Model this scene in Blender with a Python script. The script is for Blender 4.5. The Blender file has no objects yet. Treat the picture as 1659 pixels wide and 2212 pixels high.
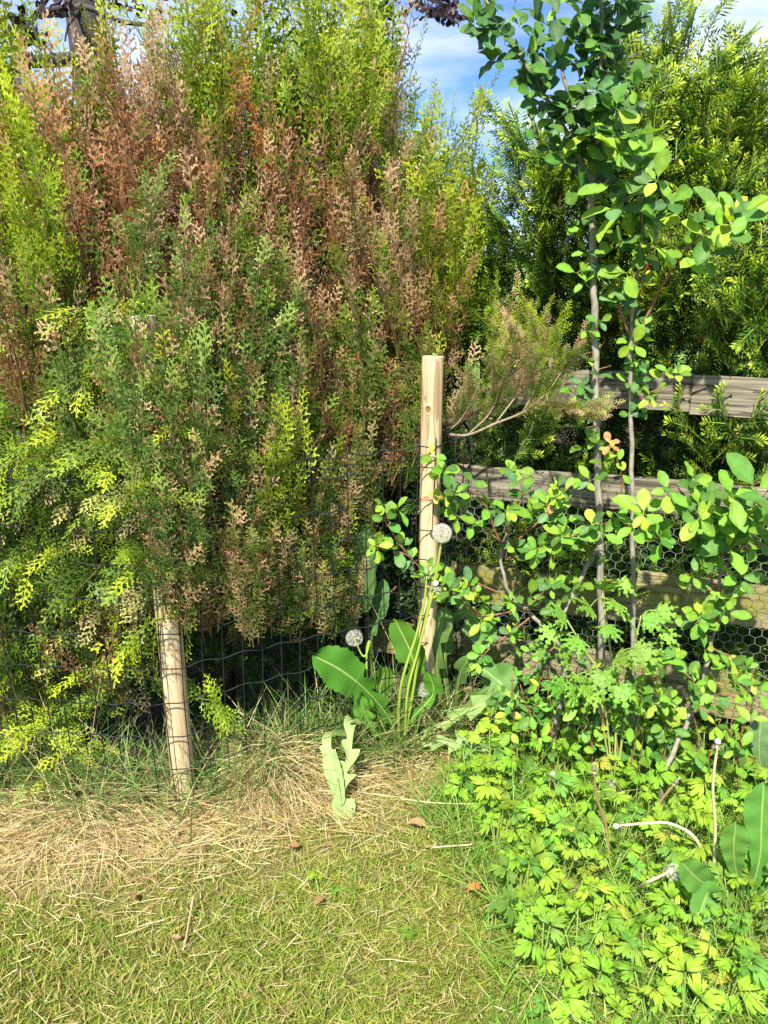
import bpy, math, random
import numpy as np
from mathutils import Matrix, Vector, Quaternion

SC = bpy.context.scene
COL = SC.collection
R = np.random.default_rng(11)
random.seed(11)

# ------------------------------------------------------------------ camera
PITCH = math.radians(17.2); FOV = math.radians(67.0); CAMH = 1.5
PW, PH = 1659.0, 2212.0
FPX = (PH / 2) / math.tan(FOV / 2)
cam = bpy.data.cameras.new('camera'); cam_o = bpy.data.objects.new('camera', cam); COL.objects.link(cam_o)
cam.sensor_fit = 'VERTICAL'; cam.angle = FOV; cam.clip_start = 0.05; cam.clip_end = 3000
cam_o.location = (0, 0, CAMH); cam_o.rotation_euler = (math.pi / 2 - PITCH, 0, 0)
SC.camera = cam_o

# ------------------------------------------------------------------ sky, sun, exposure
SUN_DIR = Vector((-0.30, -0.95, 0.0)).normalized()       # the sun stands behind the viewer, a little to the left
SUN_EL = math.radians(52)
SUN_STRENGTH, SKY_STRENGTH, EXPOSURE = 5.0, 0.07, 1.15
sun = bpy.data.lights.new('sun', 'SUN'); sun_o = bpy.data.objects.new('sun', sun); COL.objects.link(sun_o)
sun.energy = SUN_STRENGTH; sun.angle = math.radians(1.2); sun.color = (1.0, 0.94, 0.80)
sv = Vector((SUN_DIR.x * math.cos(SUN_EL), SUN_DIR.y * math.cos(SUN_EL), math.sin(SUN_EL)))
sun_o.rotation_euler = sv.to_track_quat('Z', 'Y').to_euler(); sun_o.location = sv * 30

world = bpy.data.worlds.new('World'); SC.world = world; world.use_nodes = True
wn, wl = world.node_tree.nodes, world.node_tree.links
wn.clear()
wo = wn.new('ShaderNodeOutputWorld'); bg = wn.new('ShaderNodeBackground'); bg.inputs[1].default_value = SKY_STRENGTH
sky = wn.new('ShaderNodeTexSky'); sky.sky_type = 'NISHITA'; sky.sun_disc = False
sky.sun_elevation = SUN_EL; sky.sun_rotation = math.atan2(SUN_DIR.x, SUN_DIR.y); sky.air_density = 1.0; sky.dust_density = 0.5; sky.ozone_density = 2.0
tc = wn.new('ShaderNodeTexCoord')
sep = wn.new('ShaderNodeSeparateXYZ'); wl.new(tc.outputs['Generated'], sep.inputs[0])
mz = wn.new('ShaderNodeMath'); mz.operation = 'MAXIMUM'; mz.inputs[1].default_value = 0.0; wl.new(sep.outputs[2], mz.inputs[0])
az = wn.new('ShaderNodeMath'); az.operation = 'ADD'; az.inputs[1].default_value = 0.16; wl.new(mz.outputs[0], az.inputs[0])
dx = wn.new('ShaderNodeMath'); dx.operation = 'DIVIDE'; wl.new(sep.outputs[0], dx.inputs[0]); wl.new(az.outputs[0], dx.inputs[1])
dy = wn.new('ShaderNodeMath'); dy.operation = 'DIVIDE'; wl.new(sep.outputs[1], dy.inputs[0]); wl.new(az.outputs[0], dy.inputs[1])
cmb = wn.new('ShaderNodeCombineXYZ'); wl.new(dx.outputs[0], cmb.inputs[0]); wl.new(dy.outputs[0], cmb.inputs[1])
mp = wn.new('ShaderNodeMapping'); wl.new(cmb.outputs[0], mp.inputs[0]); mp.inputs['Location'].default_value = (0.55, 0.3, 0.0); mp.inputs['Scale'].default_value = (0.75, 1.0, 1)
nz = wn.new('ShaderNodeTexNoise'); nz.inputs['Scale'].default_value = 1.0; nz.inputs['Detail'].default_value = 7; nz.inputs['Roughness'].default_value = 0.52; nz.inputs['Distortion'].default_value = 0.35
wl.new(mp.outputs[0], nz.inputs['Vector'])
rp = wn.new('ShaderNodeValToRGB'); wl.new(nz.outputs[0], rp.inputs[0])
rp.color_ramp.elements[0].position = 0.41; rp.color_ramp.elements[0].color = (0, 0, 0, 1)
rp.color_ramp.elements[1].position = 0.59; rp.color_ramp.elements[1].color = (1, 1, 1, 1)
nz2 = wn.new('ShaderNodeTexNoise'); nz2.inputs['Scale'].default_value = 1.7; nz2.inputs['Detail'].default_value = 5; wl.new(mp.outputs[0], nz2.inputs['Vector'])
rp2 = wn.new('ShaderNodeValToRGB'); wl.new(nz2.outputs[0], rp2.inputs[0])
rp2.color_ramp.elements[0].position = 0.35; rp2.color_ramp.elements[0].color = (4.2, 5.4, 8.4, 1)
rp2.color_ramp.elements[1].position = 0.62; rp2.color_ramp.elements[1].color = (9.5, 10.0, 10.8, 1)
tint = wn.new('ShaderNodeMixRGB'); tint.blend_type = 'MULTIPLY'; tint.inputs[0].default_value = 1; tint.inputs[2].default_value = (0.62, 0.88, 1.30, 1)
wl.new(sky.outputs[0], tint.inputs[1])
mx = wn.new('ShaderNodeMixRGB'); wl.new(rp.outputs[0], mx.inputs[0]); wl.new(tint.outputs[0], mx.inputs[1]); wl.new(rp2.outputs[0], mx.inputs[2])
wl.new(mx.outputs[0], bg.inputs[0]); wl.new(bg.outputs[0], wo.inputs[0])

vs = SC.view_settings
vs.view_transform = 'Standard'; vs.look = 'None'; vs.exposure = EXPOSURE; vs.gamma = 1.0; vs.use_curve_mapping = False
cy = SC.cycles
cy.max_bounces = 4; cy.diffuse_bounces = 3; cy.glossy_bounces = 1; cy.transmission_bounces = 3; cy.transparent_max_bounces = 6
cy.use_denoising = False
cy.sample_clamp_indirect = 6

# ------------------------------------------------------------------ projection helpers (photo pixel -> point in the place)
def ray(px, py):
    dx = (px - PW / 2) / FPX; dy = (py - PH / 2) / FPX
    return np.array([dx, math.cos(PITCH) - dy * math.sin(PITCH), -math.sin(PITCH) - dy * math.cos(PITCH)])
def at(px, py, Y):
    d = ray(px, py); return np.array([0, 0, CAMH]) + d * (Y / d[1])
def gnd(px, py, z=0.0):
    d = ray(px, py); return np.array([0, 0, CAMH]) + d * ((z - CAMH) / d[2])
def FY(x): return 2.47 - 0.34 * (x - 0.22)                # line of the board fence
def onf(px, py, off=0.0):
    d = ray(px, py); t = (2.47 + 0.34 * 0.22 - off) / (d[1] + 0.34 * d[0]); return np.array([0, 0, CAMH]) + d * t
def MY(x):                                                # line of the wire mesh fence
    return 1.885 + 0.485 * (x + 0.59) if x > -0.59 else 1.885 - 0.10 * (x + 0.59)
def project(P):
    P = np.atleast_2d(P); v = P - [0, 0, CAMH]
    z = v[:, 1] * math.cos(PITCH) - v[:, 2] * math.sin(PITCH); u = v[:, 1] * math.sin(PITCH) + v[:, 2] * math.cos(PITCH)
    return PW / 2 + FPX * v[:, 0] / z, PH / 2 - FPX * u / z
def inpoly(x, y, poly):
    c = False; n = len(poly); j = n - 1
    for i in range(n):
        xi, yi = poly[i]; xj, yj = poly[j]
        if (yi > y) != (yj > y) and x < (xj - xi) * (y - yi) / (yj - yi) + xi: c = not c
        j = i
    return c
def nrm(v):
    v = np.asarray(v, float); l = math.sqrt(float(v @ v)); return v / l if l > 1e-12 else np.array([0, 0, 1.0])
def lerp(a, b, t): return a + (b - a) * t

# ------------------------------------------------------------------ mesh builder
class G:
    def __init__(s): s.v = []; s.c = []; s.f3 = []; s.f4 = []; s.n = 0
    def add(s, v, c, f4=None, f3=None):
        v = np.asarray(v, float).reshape(-1, 3); k = len(v)
        c = np.asarray(c, float)
        if c.ndim == 1: c = np.tile(c, (k, 1))
        s.v.append(v); s.c.append(c)
        if f4 is not None and len(f4): s.f4.append(np.asarray(f4, int).reshape(-1, 4) + s.n)
        if f3 is not None and len(f3): s.f3.append(np.asarray(f3, int).reshape(-1, 3) + s.n)
        s.n += k
    def rhomb(s, o, d, n, L, w, c0, c1, k=0.55):
        sd = np.cross(n, d)
        s.add([o, o + d * L * k + sd * w / 2, o + d * L, o + d * L * k - sd * w / 2], [c0, (c0 + c1) / 2, c1, (c0 + c1) / 2], f4=[[0, 1, 2, 3]])
    def tube(s, path, rad, sides=6, col=(1, 1, 1), cap=True):
        path = np.asarray(path, float); m = len(path)
        rad = np.full(m, rad) if np.isscalar(rad) else np.asarray(rad, float)
        tg = np.gradient(path, axis=0); ref = np.array([0.31, 0.77, 0.55])
        vs_ = []
        a = np.arange(sides) * 2 * math.pi / sides
        for i in range(m):
            t = nrm(tg[i]); u = nrm(np.cross(t, ref)); w = np.cross(t, u)
            vs_.append(path[i] + rad[i] * (np.outer(np.cos(a), u) + np.outer(np.sin(a), w)))
        V = np.vstack(vs_); f = []
        for i in range(m - 1):
            for j in range(sides):
                k = (j + 1) % sides
                f.append([i * sides + j, i * sides + k, (i + 1) * sides + k, (i + 1) * sides + j])
        f3 = []
        if cap:
            V = np.vstack([V, path[0], path[-1]]); e = m * sides
            for j in range(sides):
                k = (j + 1) % sides
                f3 += [[e, k, j], [e + 1, (m - 1) * sides + j, (m - 1) * sides + k]]
        s.add(V, np.asarray(col), f4=f, f3=f3)
    def box(s, lo, hi, col=(1, 1, 1)):
        x0, y0, z0 = lo; x1, y1, z1 = hi
        V = [[x0, y0, z0], [x1, y0, z0], [x1, y1, z0], [x0, y1, z0], [x0, y0, z1], [x1, y0, z1], [x1, y1, z1], [x0, y1, z1]]
        s.add(V, np.asarray(col), f4=[[0, 3, 2, 1], [4, 5, 6, 7], [0, 1, 5, 4], [1, 2, 6, 5], [2, 3, 7, 6], [3, 0, 4, 7]])
    def arrays(s):
        V = np.vstack(s.v); C = np.vstack(s.c)
        f4 = np.vstack(s.f4) if s.f4 else np.zeros((0, 4), int); f3 = np.vstack(s.f3) if s.f3 else np.zeros((0, 3), int)
        return V, C, f4, f3
    def mesh(s, name, mat, smooth=False):
        return raw_mesh(name, mat, *s.arrays(), smooth=smooth)

def raw_mesh(name, mat, V, C, f4, f3, smooth=False):
    me = bpy.data.meshes.new(name)
    me.vertices.add(len(V)); me.vertices.foreach_set('co', np.ascontiguousarray(V, np.float32).ravel())
    nl = len(f4) * 4 + len(f3) * 3; npo = len(f4) + len(f3)
    me.loops.add(nl); me.polygons.add(npo)
    idx = np.concatenate([f4.ravel(), f3.ravel()]).astype(np.int32); me.loops.foreach_set('vertex_index', idx)
    st = np.concatenate([np.arange(len(f4)) * 4, len(f4) * 4 + np.arange(len(f3)) * 3]).astype(np.int32)
    me.polygons.foreach_set('loop_start', st)
    me.polygons.foreach_set('use_smooth', np.full(npo, smooth))
    at_ = me.attributes.new('Col', 'FLOAT_COLOR', 'POINT')
    c4 = np.ones((len(V), 4), np.float32); c4[:, :3] = C; at_.data.foreach_set('color', c4.ravel())
    me.materials.append(mat); me.update(calc_edges=True); me.validate()
    return me

def link(name, me, parent=None, matrix=None, color=None):
    o = bpy.data.objects.new(name, me); COL.objects.link(o)
    if parent is not None:
        o.parent = parent
        base = parent
        off = Vector((0, 0, 0))
        while base is not None: off += Vector(base.location); base = base.parent
        M = Matrix.Translation(-off)
    else: M = Matrix.Identity(4)
    o.matrix_basis = M @ matrix if matrix is not None else M
    if color is not None: o.color = (color[0], color[1], color[2], 1)
    return o
def tag(o, label=None, cat=None, group=None, kind=None):
    if label: o['label'] = label
    if cat: o['category'] = cat
    if group: o['group'] = group
    if kind: o['kind'] = kind
    return o
def thing(name, loc, label, cat, group=None):
    o = bpy.data.objects.new(name, None); COL.objects.link(o); o.location = tuple(float(a) for a in loc); o.empty_display_size = 0.05
    return tag(o, label, cat, group)
def frame(d, n):
    """matrix whose Z runs along d and whose Y is close to n"""
    d = nrm(d); n = np.asarray(n, float); n = n - d * (n @ d); n = nrm(n); x = np.cross(n, d)
    return np.stack([x, n, d], axis=1)
def mat4(M3, pos, s=1.0):
    m = Matrix.Identity(4)
    for i in range(3):
        for j in range(3): m[i][j] = float(M3[i, j] * s)
        m[i][3] = float(pos[i])
    return m
def smooth_path(pts, per=6):
    p = np.asarray(pts, float)
    if len(p) < 3:
        return np.array([lerp(p[0], p[-1], t) for t in np.linspace(0, 1, per + 1)])
    q = np.vstack([2 * p[0] - p[1], p, 2 * p[-1] - p[-2]]); out = []
    for i in range(1, len(q) - 2):
        for t in np.linspace(0, 1, per, endpoint=False):
            a, b, c, d = q[i - 1], q[i], q[i + 1], q[i + 2]
            out.append(0.5 * ((2 * b) + (c - a) * t + (2 * a - 5 * b + 4 * c - d) * t * t + (3 * b - a - 3 * c + d) * t ** 3))
    out.append(p[-1]); return np.array(out)

# ------------------------------------------------------------------ materials
def new_mat(name):
    m = bpy.data.materials.new(name); m.use_nodes = True; nt = m.node_tree; nt.nodes.clear(); return m, nt.nodes, nt.links
def leaf_material(name, translucent=0.35, rough=0.45, spec=0.4, jitter=0.25, huej=0.03, bump=0.0, mottle=0.0):
    m, n, l = new_mat(name)
    out = n.new('ShaderNodeOutputMaterial'); pb = n.new('ShaderNodeBsdfPrincipled'); tr = n.new('ShaderNodeBsdfTranslucent'); mix = n.new('ShaderNodeMixShader')
    a = n.new('ShaderNodeAttribute'); a.attribute_name = 'Col'; oi = n.new('ShaderNodeObjectInfo')
    mu = n.new('ShaderNodeMixRGB'); mu.blend_type = 'MULTIPLY'; mu.inputs[0].default_value = 1; l.new(a.outputs['Color'], mu.inputs[1]); l.new(oi.outputs['Color'], mu.inputs[2])
    hs = n.new('ShaderNodeHueSaturation'); l.new(mu.outputs[0], hs.inputs['Color'])
    mr = n.new('ShaderNodeMapRange'); l.new(oi.outputs['Random'], mr.inputs[0]); mr.inputs[3].default_value = 1 - jitter; mr.inputs[4].default_value = 1 + jitter; l.new(mr.outputs[0], hs.inputs['Value'])
    ml = n.new('ShaderNodeMath'); ml.operation = 'MULTIPLY'; ml.inputs[1].default_value = 7.31; l.new(oi.outputs['Random'], ml.inputs[0])
    fr = n.new('ShaderNodeMath'); fr.operation = 'FRACT'; l.new(ml.outputs[0], fr.inputs[0])
    mr2 = n.new('ShaderNodeMapRange'); l.new(fr.outputs[0], mr2.inputs[0]); mr2.inputs[3].default_value = 0.5 - huej; mr2.inputs[4].default_value = 0.5 + huej; l.new(mr2.outputs[0], hs.inputs['Hue'])
    if mottle:                                            # blotches and small blemishes in the blade
        tm = n.new('ShaderNodeTexCoord'); nm = n.new('ShaderNodeTexNoise'); nm.noise_dimensions = '4D'; nm.inputs['Scale'].default_value = mottle; nm.inputs['Detail'].default_value = 5; l.new(tm.outputs['Object'], nm.inputs['Vector']); l.new(ml.outputs[0], nm.inputs['W'])
        rm = n.new('ShaderNodeMapRange'); l.new(nm.outputs[0], rm.inputs[0]); rm.inputs[1].default_value = 0.3; rm.inputs[2].default_value = 0.7; rm.inputs[3].default_value = 0.84; rm.inputs[4].default_value = 1.16
        mm = n.new('ShaderNodeMath'); mm.operation = 'MULTIPLY'; l.new(mr.outputs[0], mm.inputs[0]); l.new(rm.outputs[0], mm.inputs[1]); l.new(mm.outputs[0], hs.inputs['Value'])
        bm_ = n.new('ShaderNodeBump'); bm_.inputs['Strength'].default_value = 0.10; bm_.inputs['Distance'].default_value = 0.06; l.new(nm.outputs[0], bm_.inputs['Height']); l.new(bm_.outputs[0], pb.inputs['Normal'])
    l.new(hs.outputs[0], pb.inputs['Base Color']); pb.inputs['Roughness'].default_value = rough; pb.inputs['Specular IOR Level'].default_value = spec
    hs2 = n.new('ShaderNodeHueSaturation'); hs2.inputs['Saturation'].default_value = 1.1; hs2.inputs['Value'].default_value = 1.25; l.new(hs.outputs[0], hs2.inputs['Color']); l.new(hs2.outputs[0], tr.inputs['Color'])
    if bump:
        nb = n.new('ShaderNodeTexNoise'); nb.inputs['Scale'].default_value = bump; nb.inputs['Detail'].default_value = 3
        t2 = n.new('ShaderNodeTexCoord'); l.new(t2.outputs['Object'], nb.inputs['Vector'])
        b = n.new('ShaderNodeBump'); b.inputs['Strength'].default_value = 0.35; b.inputs['Distance'].default_value = 0.004; l.new(nb.outputs[0], b.inputs['Height']); l.new(b.outputs[0], pb.inputs['Normal'])
    mix.inputs[0].default_value = translucent; l.new(pb.outputs[0], mix.inputs[1]); l.new(tr.outputs[0], mix.inputs[2]); l.new(mix.outputs[0], out.inputs[0])
    return m
M_thuja = leaf_material('thuja_scale_leaf', 0.25, 0.5, 0.35, 0.22, 0.012)
M_yew = leaf_material('yew_needle', 0.25, 0.5, 0.3, 0.2, 0.01)
M_leaf = leaf_material('plum_leaf', 0.32, 0.5, 0.28, 0.2, 0.016, mottle=5.0)
M_herb = leaf_material('herb_leaf', 0.35, 0.5, 0.3, 0.22, 0.02, mottle=3.0)
M_dand = leaf_material('dandelion_leaf', 0.3, 0.55, 0.25, 0.1, 0.01, bump=90)
M_grass = leaf_material('grass_blade', 0.3, 0.5, 0.3, 0.0, 0.0)
M_straw = leaf_material('dry_straw', 0.2, 0.7, 0.15, 0.0, 0.0)
M_beech = leaf_material('copper_beech_leaf', 0.15, 0.35, 0.4, 0.3, 0.02)
M_fluff = leaf_material('seed_fluff', 0.6, 0.8, 0.1, 0.03, 0.0)

def surf_material(name, stops, scale=(1, 1, 1), nscale=8.0, detail=6, rough=0.8, bump=0.3, bdist=0.003, coords='Object', extra=None, attr=False, spec=0.3, distort=0.4):
    m, n, l = new_mat(name)
    out = n.new('ShaderNodeOutputMaterial'); pb = n.new('ShaderNodeBsdfPrincipled'); l.new(pb.outputs[0], out.inputs[0])
    t = n.new('ShaderNodeTexCoord'); mp_ = n.new('ShaderNodeMapping'); mp_.inputs['Scale'].default_value = scale; l.new(t.outputs[coords], mp_.inputs[0])
    nz_ = n.new('ShaderNodeTexNoise'); nz_.inputs['Scale'].default_value = nscale; nz_.inputs['Detail'].default_value = detail; nz_.inputs['Roughness'].default_value = 0.62; nz_.inputs['Distortion'].default_value = distort
    l.new(mp_.outputs[0], nz_.inputs['Vector'])
    r = n.new('ShaderNodeValToRGB'); l.new(nz_.outputs[0], r.inputs[0])
    e = r.color_ramp.elements; e[0].position = stops[0][0]; e[0].color = (*stops[0][1], 1); e[1].position = stops[-1][0]; e[1].color = (*stops[-1][1], 1)
    for p, c in stops[1:-1]:
        k = e.new(p); k.color = (*c, 1)
    colout = r.outputs[0]
    if extra: colout = extra(n, l, t, mp_, colout)
    l.new(colout, pb.inputs['Base Color']); pb.inputs['Roughness'].default_value = rough; pb.inputs['Specular IOR Level'].default_value = spec
    b = n.new('ShaderNodeBump'); b.inputs['Strength'].default_value = bump; b.inputs['Distance'].default_value = bdist; l.new(nz_.outputs[0], b.inputs['Height']); l.new(b.outputs[0], pb.inputs['Normal'])
    return m
def cracks(n, l, t, mp_, c, w=0.018, col=(0.04, 0.033, 0.026), sc=(0.9, 1, 16)):
    m2 = n.new('ShaderNodeMapping'); m2.inputs['Scale'].default_value = sc; l.new(t.outputs['Object'], m2.inputs[0])
    nz_ = n.new('ShaderNodeTexNoise'); nz_.inputs['Scale'].default_value = 1.6; nz_.inputs['Detail'].default_value = 2; nz_.inputs['Distortion'].default_value = 0.6; l.new(m2.outputs[0], nz_.inputs['Vector'])
    a = n.new('ShaderNodeMath'); a.operation = 'SUBTRACT'; a.inputs[1].default_value = 0.5; l.new(nz_.outputs[0], a.inputs[0])
    b = n.new('ShaderNodeMath'); b.operation = 'ABSOLUTE'; l.new(a.outputs[0], b.inputs[0])
    k = n.new('ShaderNodeMath'); k.operation = 'LESS_THAN'; k.inputs[1].default_value = w; l.new(b.outputs[0], k.inputs[0])
    k2 = n.new('ShaderNodeMath'); k2.operation = 'MULTIPLY'; k2.inputs[1].default_value = 0.75; l.new(k.outputs[0], k2.inputs[0])
    mxx = n.new('ShaderNodeMixRGB'); l.new(k2.outputs[0], mxx.inputs[0]); l.new(c, mxx.inputs[1]); mxx.inputs[2].default_value = (*col, 1)
    return mxx.outputs[0]
def algae(n, l, t, mp_, c):
    c = cracks(n, l, t, mp_, c)
    nz_ = n.new('ShaderNodeTexNoise'); nz_.inputs['Scale'].default_value = 5; nz_.inputs['Detail'].default_value = 6; l.new(t.outputs['Object'], nz_.inputs['Vector'])
    r = n.new('ShaderNodeValToRGB'); l.new(nz_.outputs[0], r.inputs[0]); r.color_ramp.elements[0].position = 0.42; r.color_ramp.elements[1].position = 0.62
    k2 = n.new('ShaderNodeMath'); k2.operation = 'MULTIPLY'; k2.inputs[1].default_value = 0.8; l.new(r.outputs[0], k2.inputs[0])
    mxx = n.new('ShaderNodeMixRGB'); l.new(k2.outputs[0], mxx.inputs[0]); l.new(c, mxx.inputs[1]); mxx.inputs[2].default_value = (0.20, 0.20, 0.03, 1)
    return mxx.outputs[0]
M_board = surf_material('weathered_board', [(0.28, (0.06, 0.05, 0.035)), (0.45, (0.16, 0.14, 0.10)), (0.58, (0.25, 0.22, 0.165)), (0.75, (0.38, 0.34, 0.26))], (1.0, 3, 30), 3.2, 9, 0.85, 0.7, 0.003, extra=cracks)
M_board_green = surf_material('algae_board', [(0.28, (0.075, 0.06, 0.035)), (0.5, (0.24, 0.20, 0.12)), (0.75, (0.40, 0.35, 0.23))], (1.0, 3, 30), 3.0, 8, 0.88, 0.5, 0.002, extra=algae)
def knots(n, l, t, mp_, c):
    m2 = n.new('ShaderNodeMapping'); m2.inputs['Scale'].default_value = (9, 9, 3.1); l.new(t.outputs['Object'], m2.inputs[0])
    v = n.new('ShaderNodeTexVoronoi'); v.inputs['Scale'].default_value = 1.1; l.new(m2.outputs[0], v.inputs['Vector'])
    r = n.new('ShaderNodeValToRGB'); l.new(v.outputs['Distance'], r.inputs[0]); r.color_ramp.elements[0].position = 0.03; r.color_ramp.elements[0].color = (1, 1, 1, 1); r.color_ramp.elements[1].position = 0.13; r.color_ramp.elements[1].color = (0, 0, 0, 1)
    k2 = n.new('ShaderNodeMath'); k2.operation = 'MULTIPLY'; k2.inputs[1].default_value = 0.6; l.new(r.outputs[0], k2.inputs[0])
    mxx = n.new('ShaderNodeMixRGB'); l.new(k2.outputs[0], mxx.inputs[0]); l.new(c, mxx.inputs[1]); mxx.inputs[2].default_value = (0.20, 0.11, 0.045, 1)
    # faint dark growth lines running up the shaft
    return cracks(n, l, t, mp_, mxx.outputs[0], 0.022, (0.27, 0.17, 0.08), (22, 22, 1.6))
M_post = surf_material('round_post_wood', [(0.25, (0.37, 0.26, 0.14)), (0.5, (0.52, 0.40, 0.24)), (0.75, (0.63, 0.52, 0.35))], (14, 14, 1.2), 2.0, 7, 0.75, 0.35, 0.0015, extra=knots)
M_endgrain = surf_material('post_end_grain', [(0.3, (0.30, 0.30, 0.20)), (0.7, (0.52, 0.50, 0.38))], (1, 1, 1), 60, 5, 0.9, 0.4, 0.001)
M_wire = surf_material('coated_wire', [(0.3, (0.008, 0.011, 0.012)), (0.7, (0.018, 0.023, 0.025))], (1, 1, 1), 40, 2, 0.55, 0.0, 0.001, spec=0.25)
M_nail = surf_material('rusty_nail', [(0.3, (0.06, 0.045, 0.04)), (0.7, (0.17, 0.12, 0.10))], (1, 1, 1), 120, 3, 0.6, 0.2, 0.001)
m, n_, l_ = new_mat('galvanised_netting'); M_net = m
o_ = n_.new('ShaderNodeOutputMaterial'); p_ = n_.new('ShaderNodeBsdfPrincipled'); l_.new(p_.outputs[0], o_.inputs[0])
q_ = n_.new('ShaderNodeTexNoise'); q_.inputs['Scale'].default_value = 30; w_ = n_.new('ShaderNodeValToRGB'); l_.new(q_.outputs[0], w_.inputs[0])
w_.color_ramp.elements[0].color = (0.30, 0.31, 0.32, 1); w_.color_ramp.elements[1].color = (0.60, 0.61, 0.62, 1); l_.new(w_.outputs[0], p_.inputs['Base Color'])
p_.inputs['Metallic'].default_value = 0.5; p_.inputs['Roughness'].default_value = 0.5
M_bark = surf_material('plum_bark', [(0.3, (0.14, 0.12, 0.09)), (0.5, (0.26, 0.235, 0.19)), (0.75, (0.38, 0.35, 0.29))], (40, 40, 14), 2.2, 6, 0.8, 0.5, 0.0015)
M_twig = surf_material('red_twig', [(0.3, (0.16, 0.06, 0.035)), (0.7, (0.30, 0.15, 0.09))], (30, 30, 30), 3, 3, 0.7, 0.2, 0.001)
M_cbark = surf_material('conifer_bark', [(0.3, (0.07, 0.04, 0.025)), (0.6, (0.17, 0.10, 0.065)), (0.8, (0.26, 0.18, 0.12))], (30, 30, 4), 2, 5, 0.9, 0.6, 0.003)
M_cgrey = surf_material('bare_conifer_twig', [(0.3, (0.18, 0.13, 0.09)), (0.7, (0.38, 0.30, 0.22))], (30, 30, 30), 2, 5, 0.9, 0.5, 0.002)
M_beechbark = surf_material('beech_bark', [(0.3, (0.035, 0.03, 0.03)), (0.7, (0.08, 0.07, 0.065))], (6, 6, 6), 2, 5, 0.85, 0.4, 0.004)
M_stem = leaf_material('herb_stem', 0.1, 0.45, 0.4, 0.1, 0.01)

def ground_extra(n, l, t, mp_, c):
    # straw-coloured thatch where the dead grass lies, along the mesh fence
    sp = n.new('ShaderNodeSeparateXYZ'); l.new(t.outputs['Object'], sp.inputs[0])
    k = n.new('ShaderNodeTexNoise'); k.inputs['Scale'].default_value = 5; k.inputs['Detail'].default_value = 6; l.new(t.outputs['Object'], k.inputs['Vector'])
    a = n.new('ShaderNodeMath'); a.operation = 'MULTIPLY_ADD'; a.inputs[1].default_value = -0.30; l.new(sp.outputs[0], a.inputs[0]); l.new(sp.outputs[1], a.inputs[2])
    b = n.new('ShaderNodeMath'); b.operation = 'MULTIPLY_ADD'; b.inputs[1].default_value = 0.5; l.new(k.outputs[0], b.inputs[0]); l.new(a.outputs[0], b.inputs[2])
    r = n.new('ShaderNodeValToRGB'); 
    mr = n.new('ShaderNodeMapRange'); l.new(b.outputs[0], mr.inputs[0]); mr.inputs[1].default_value = 1.9; mr.inputs[2].default_value = 2.25
    l.new(mr.outputs[0], r.inputs[0])
    mxx = n.new('ShaderNodeMixRGB'); l.new(mr.outputs[0], mxx.inputs[0]); l.new(c, mxx.inputs[1]); mxx.inputs[2].default_value = (0.20, 0.145, 0.075, 1)
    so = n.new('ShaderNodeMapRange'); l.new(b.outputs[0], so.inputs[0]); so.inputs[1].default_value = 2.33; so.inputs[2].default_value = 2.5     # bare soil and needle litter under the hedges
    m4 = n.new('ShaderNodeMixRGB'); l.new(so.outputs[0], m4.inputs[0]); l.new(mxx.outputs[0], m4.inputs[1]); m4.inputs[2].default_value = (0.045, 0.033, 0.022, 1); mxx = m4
    far = n.new('ShaderNodeMapRange'); l.new(sp.outputs[1], far.inputs[0]); far.inputs[1].default_value = 8; far.inputs[2].default_value = 14
    m3 = n.new('ShaderNodeMixRGB'); l.new(far.outputs[0], m3.inputs[0]); l.new(mxx.outputs[0], m3.inputs[1]); m3.inputs[2].default_value = (0.13, 0.22, 0.05, 1)
    return m3.outputs[0]
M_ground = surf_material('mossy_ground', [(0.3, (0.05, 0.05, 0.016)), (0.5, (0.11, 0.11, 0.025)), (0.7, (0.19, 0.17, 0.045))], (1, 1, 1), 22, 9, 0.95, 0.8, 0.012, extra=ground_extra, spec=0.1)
M_hill = surf_material('far_field', [(0.35, (0.10, 0.17, 0.05)), (0.5, (0.19, 0.27, 0.09)), (0.65, (0.13, 0.20, 0.08))], (0.02, 0.02, 0.02), 2.0, 3, 0.95, 0.0, 0.1, spec=0.1)

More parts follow.
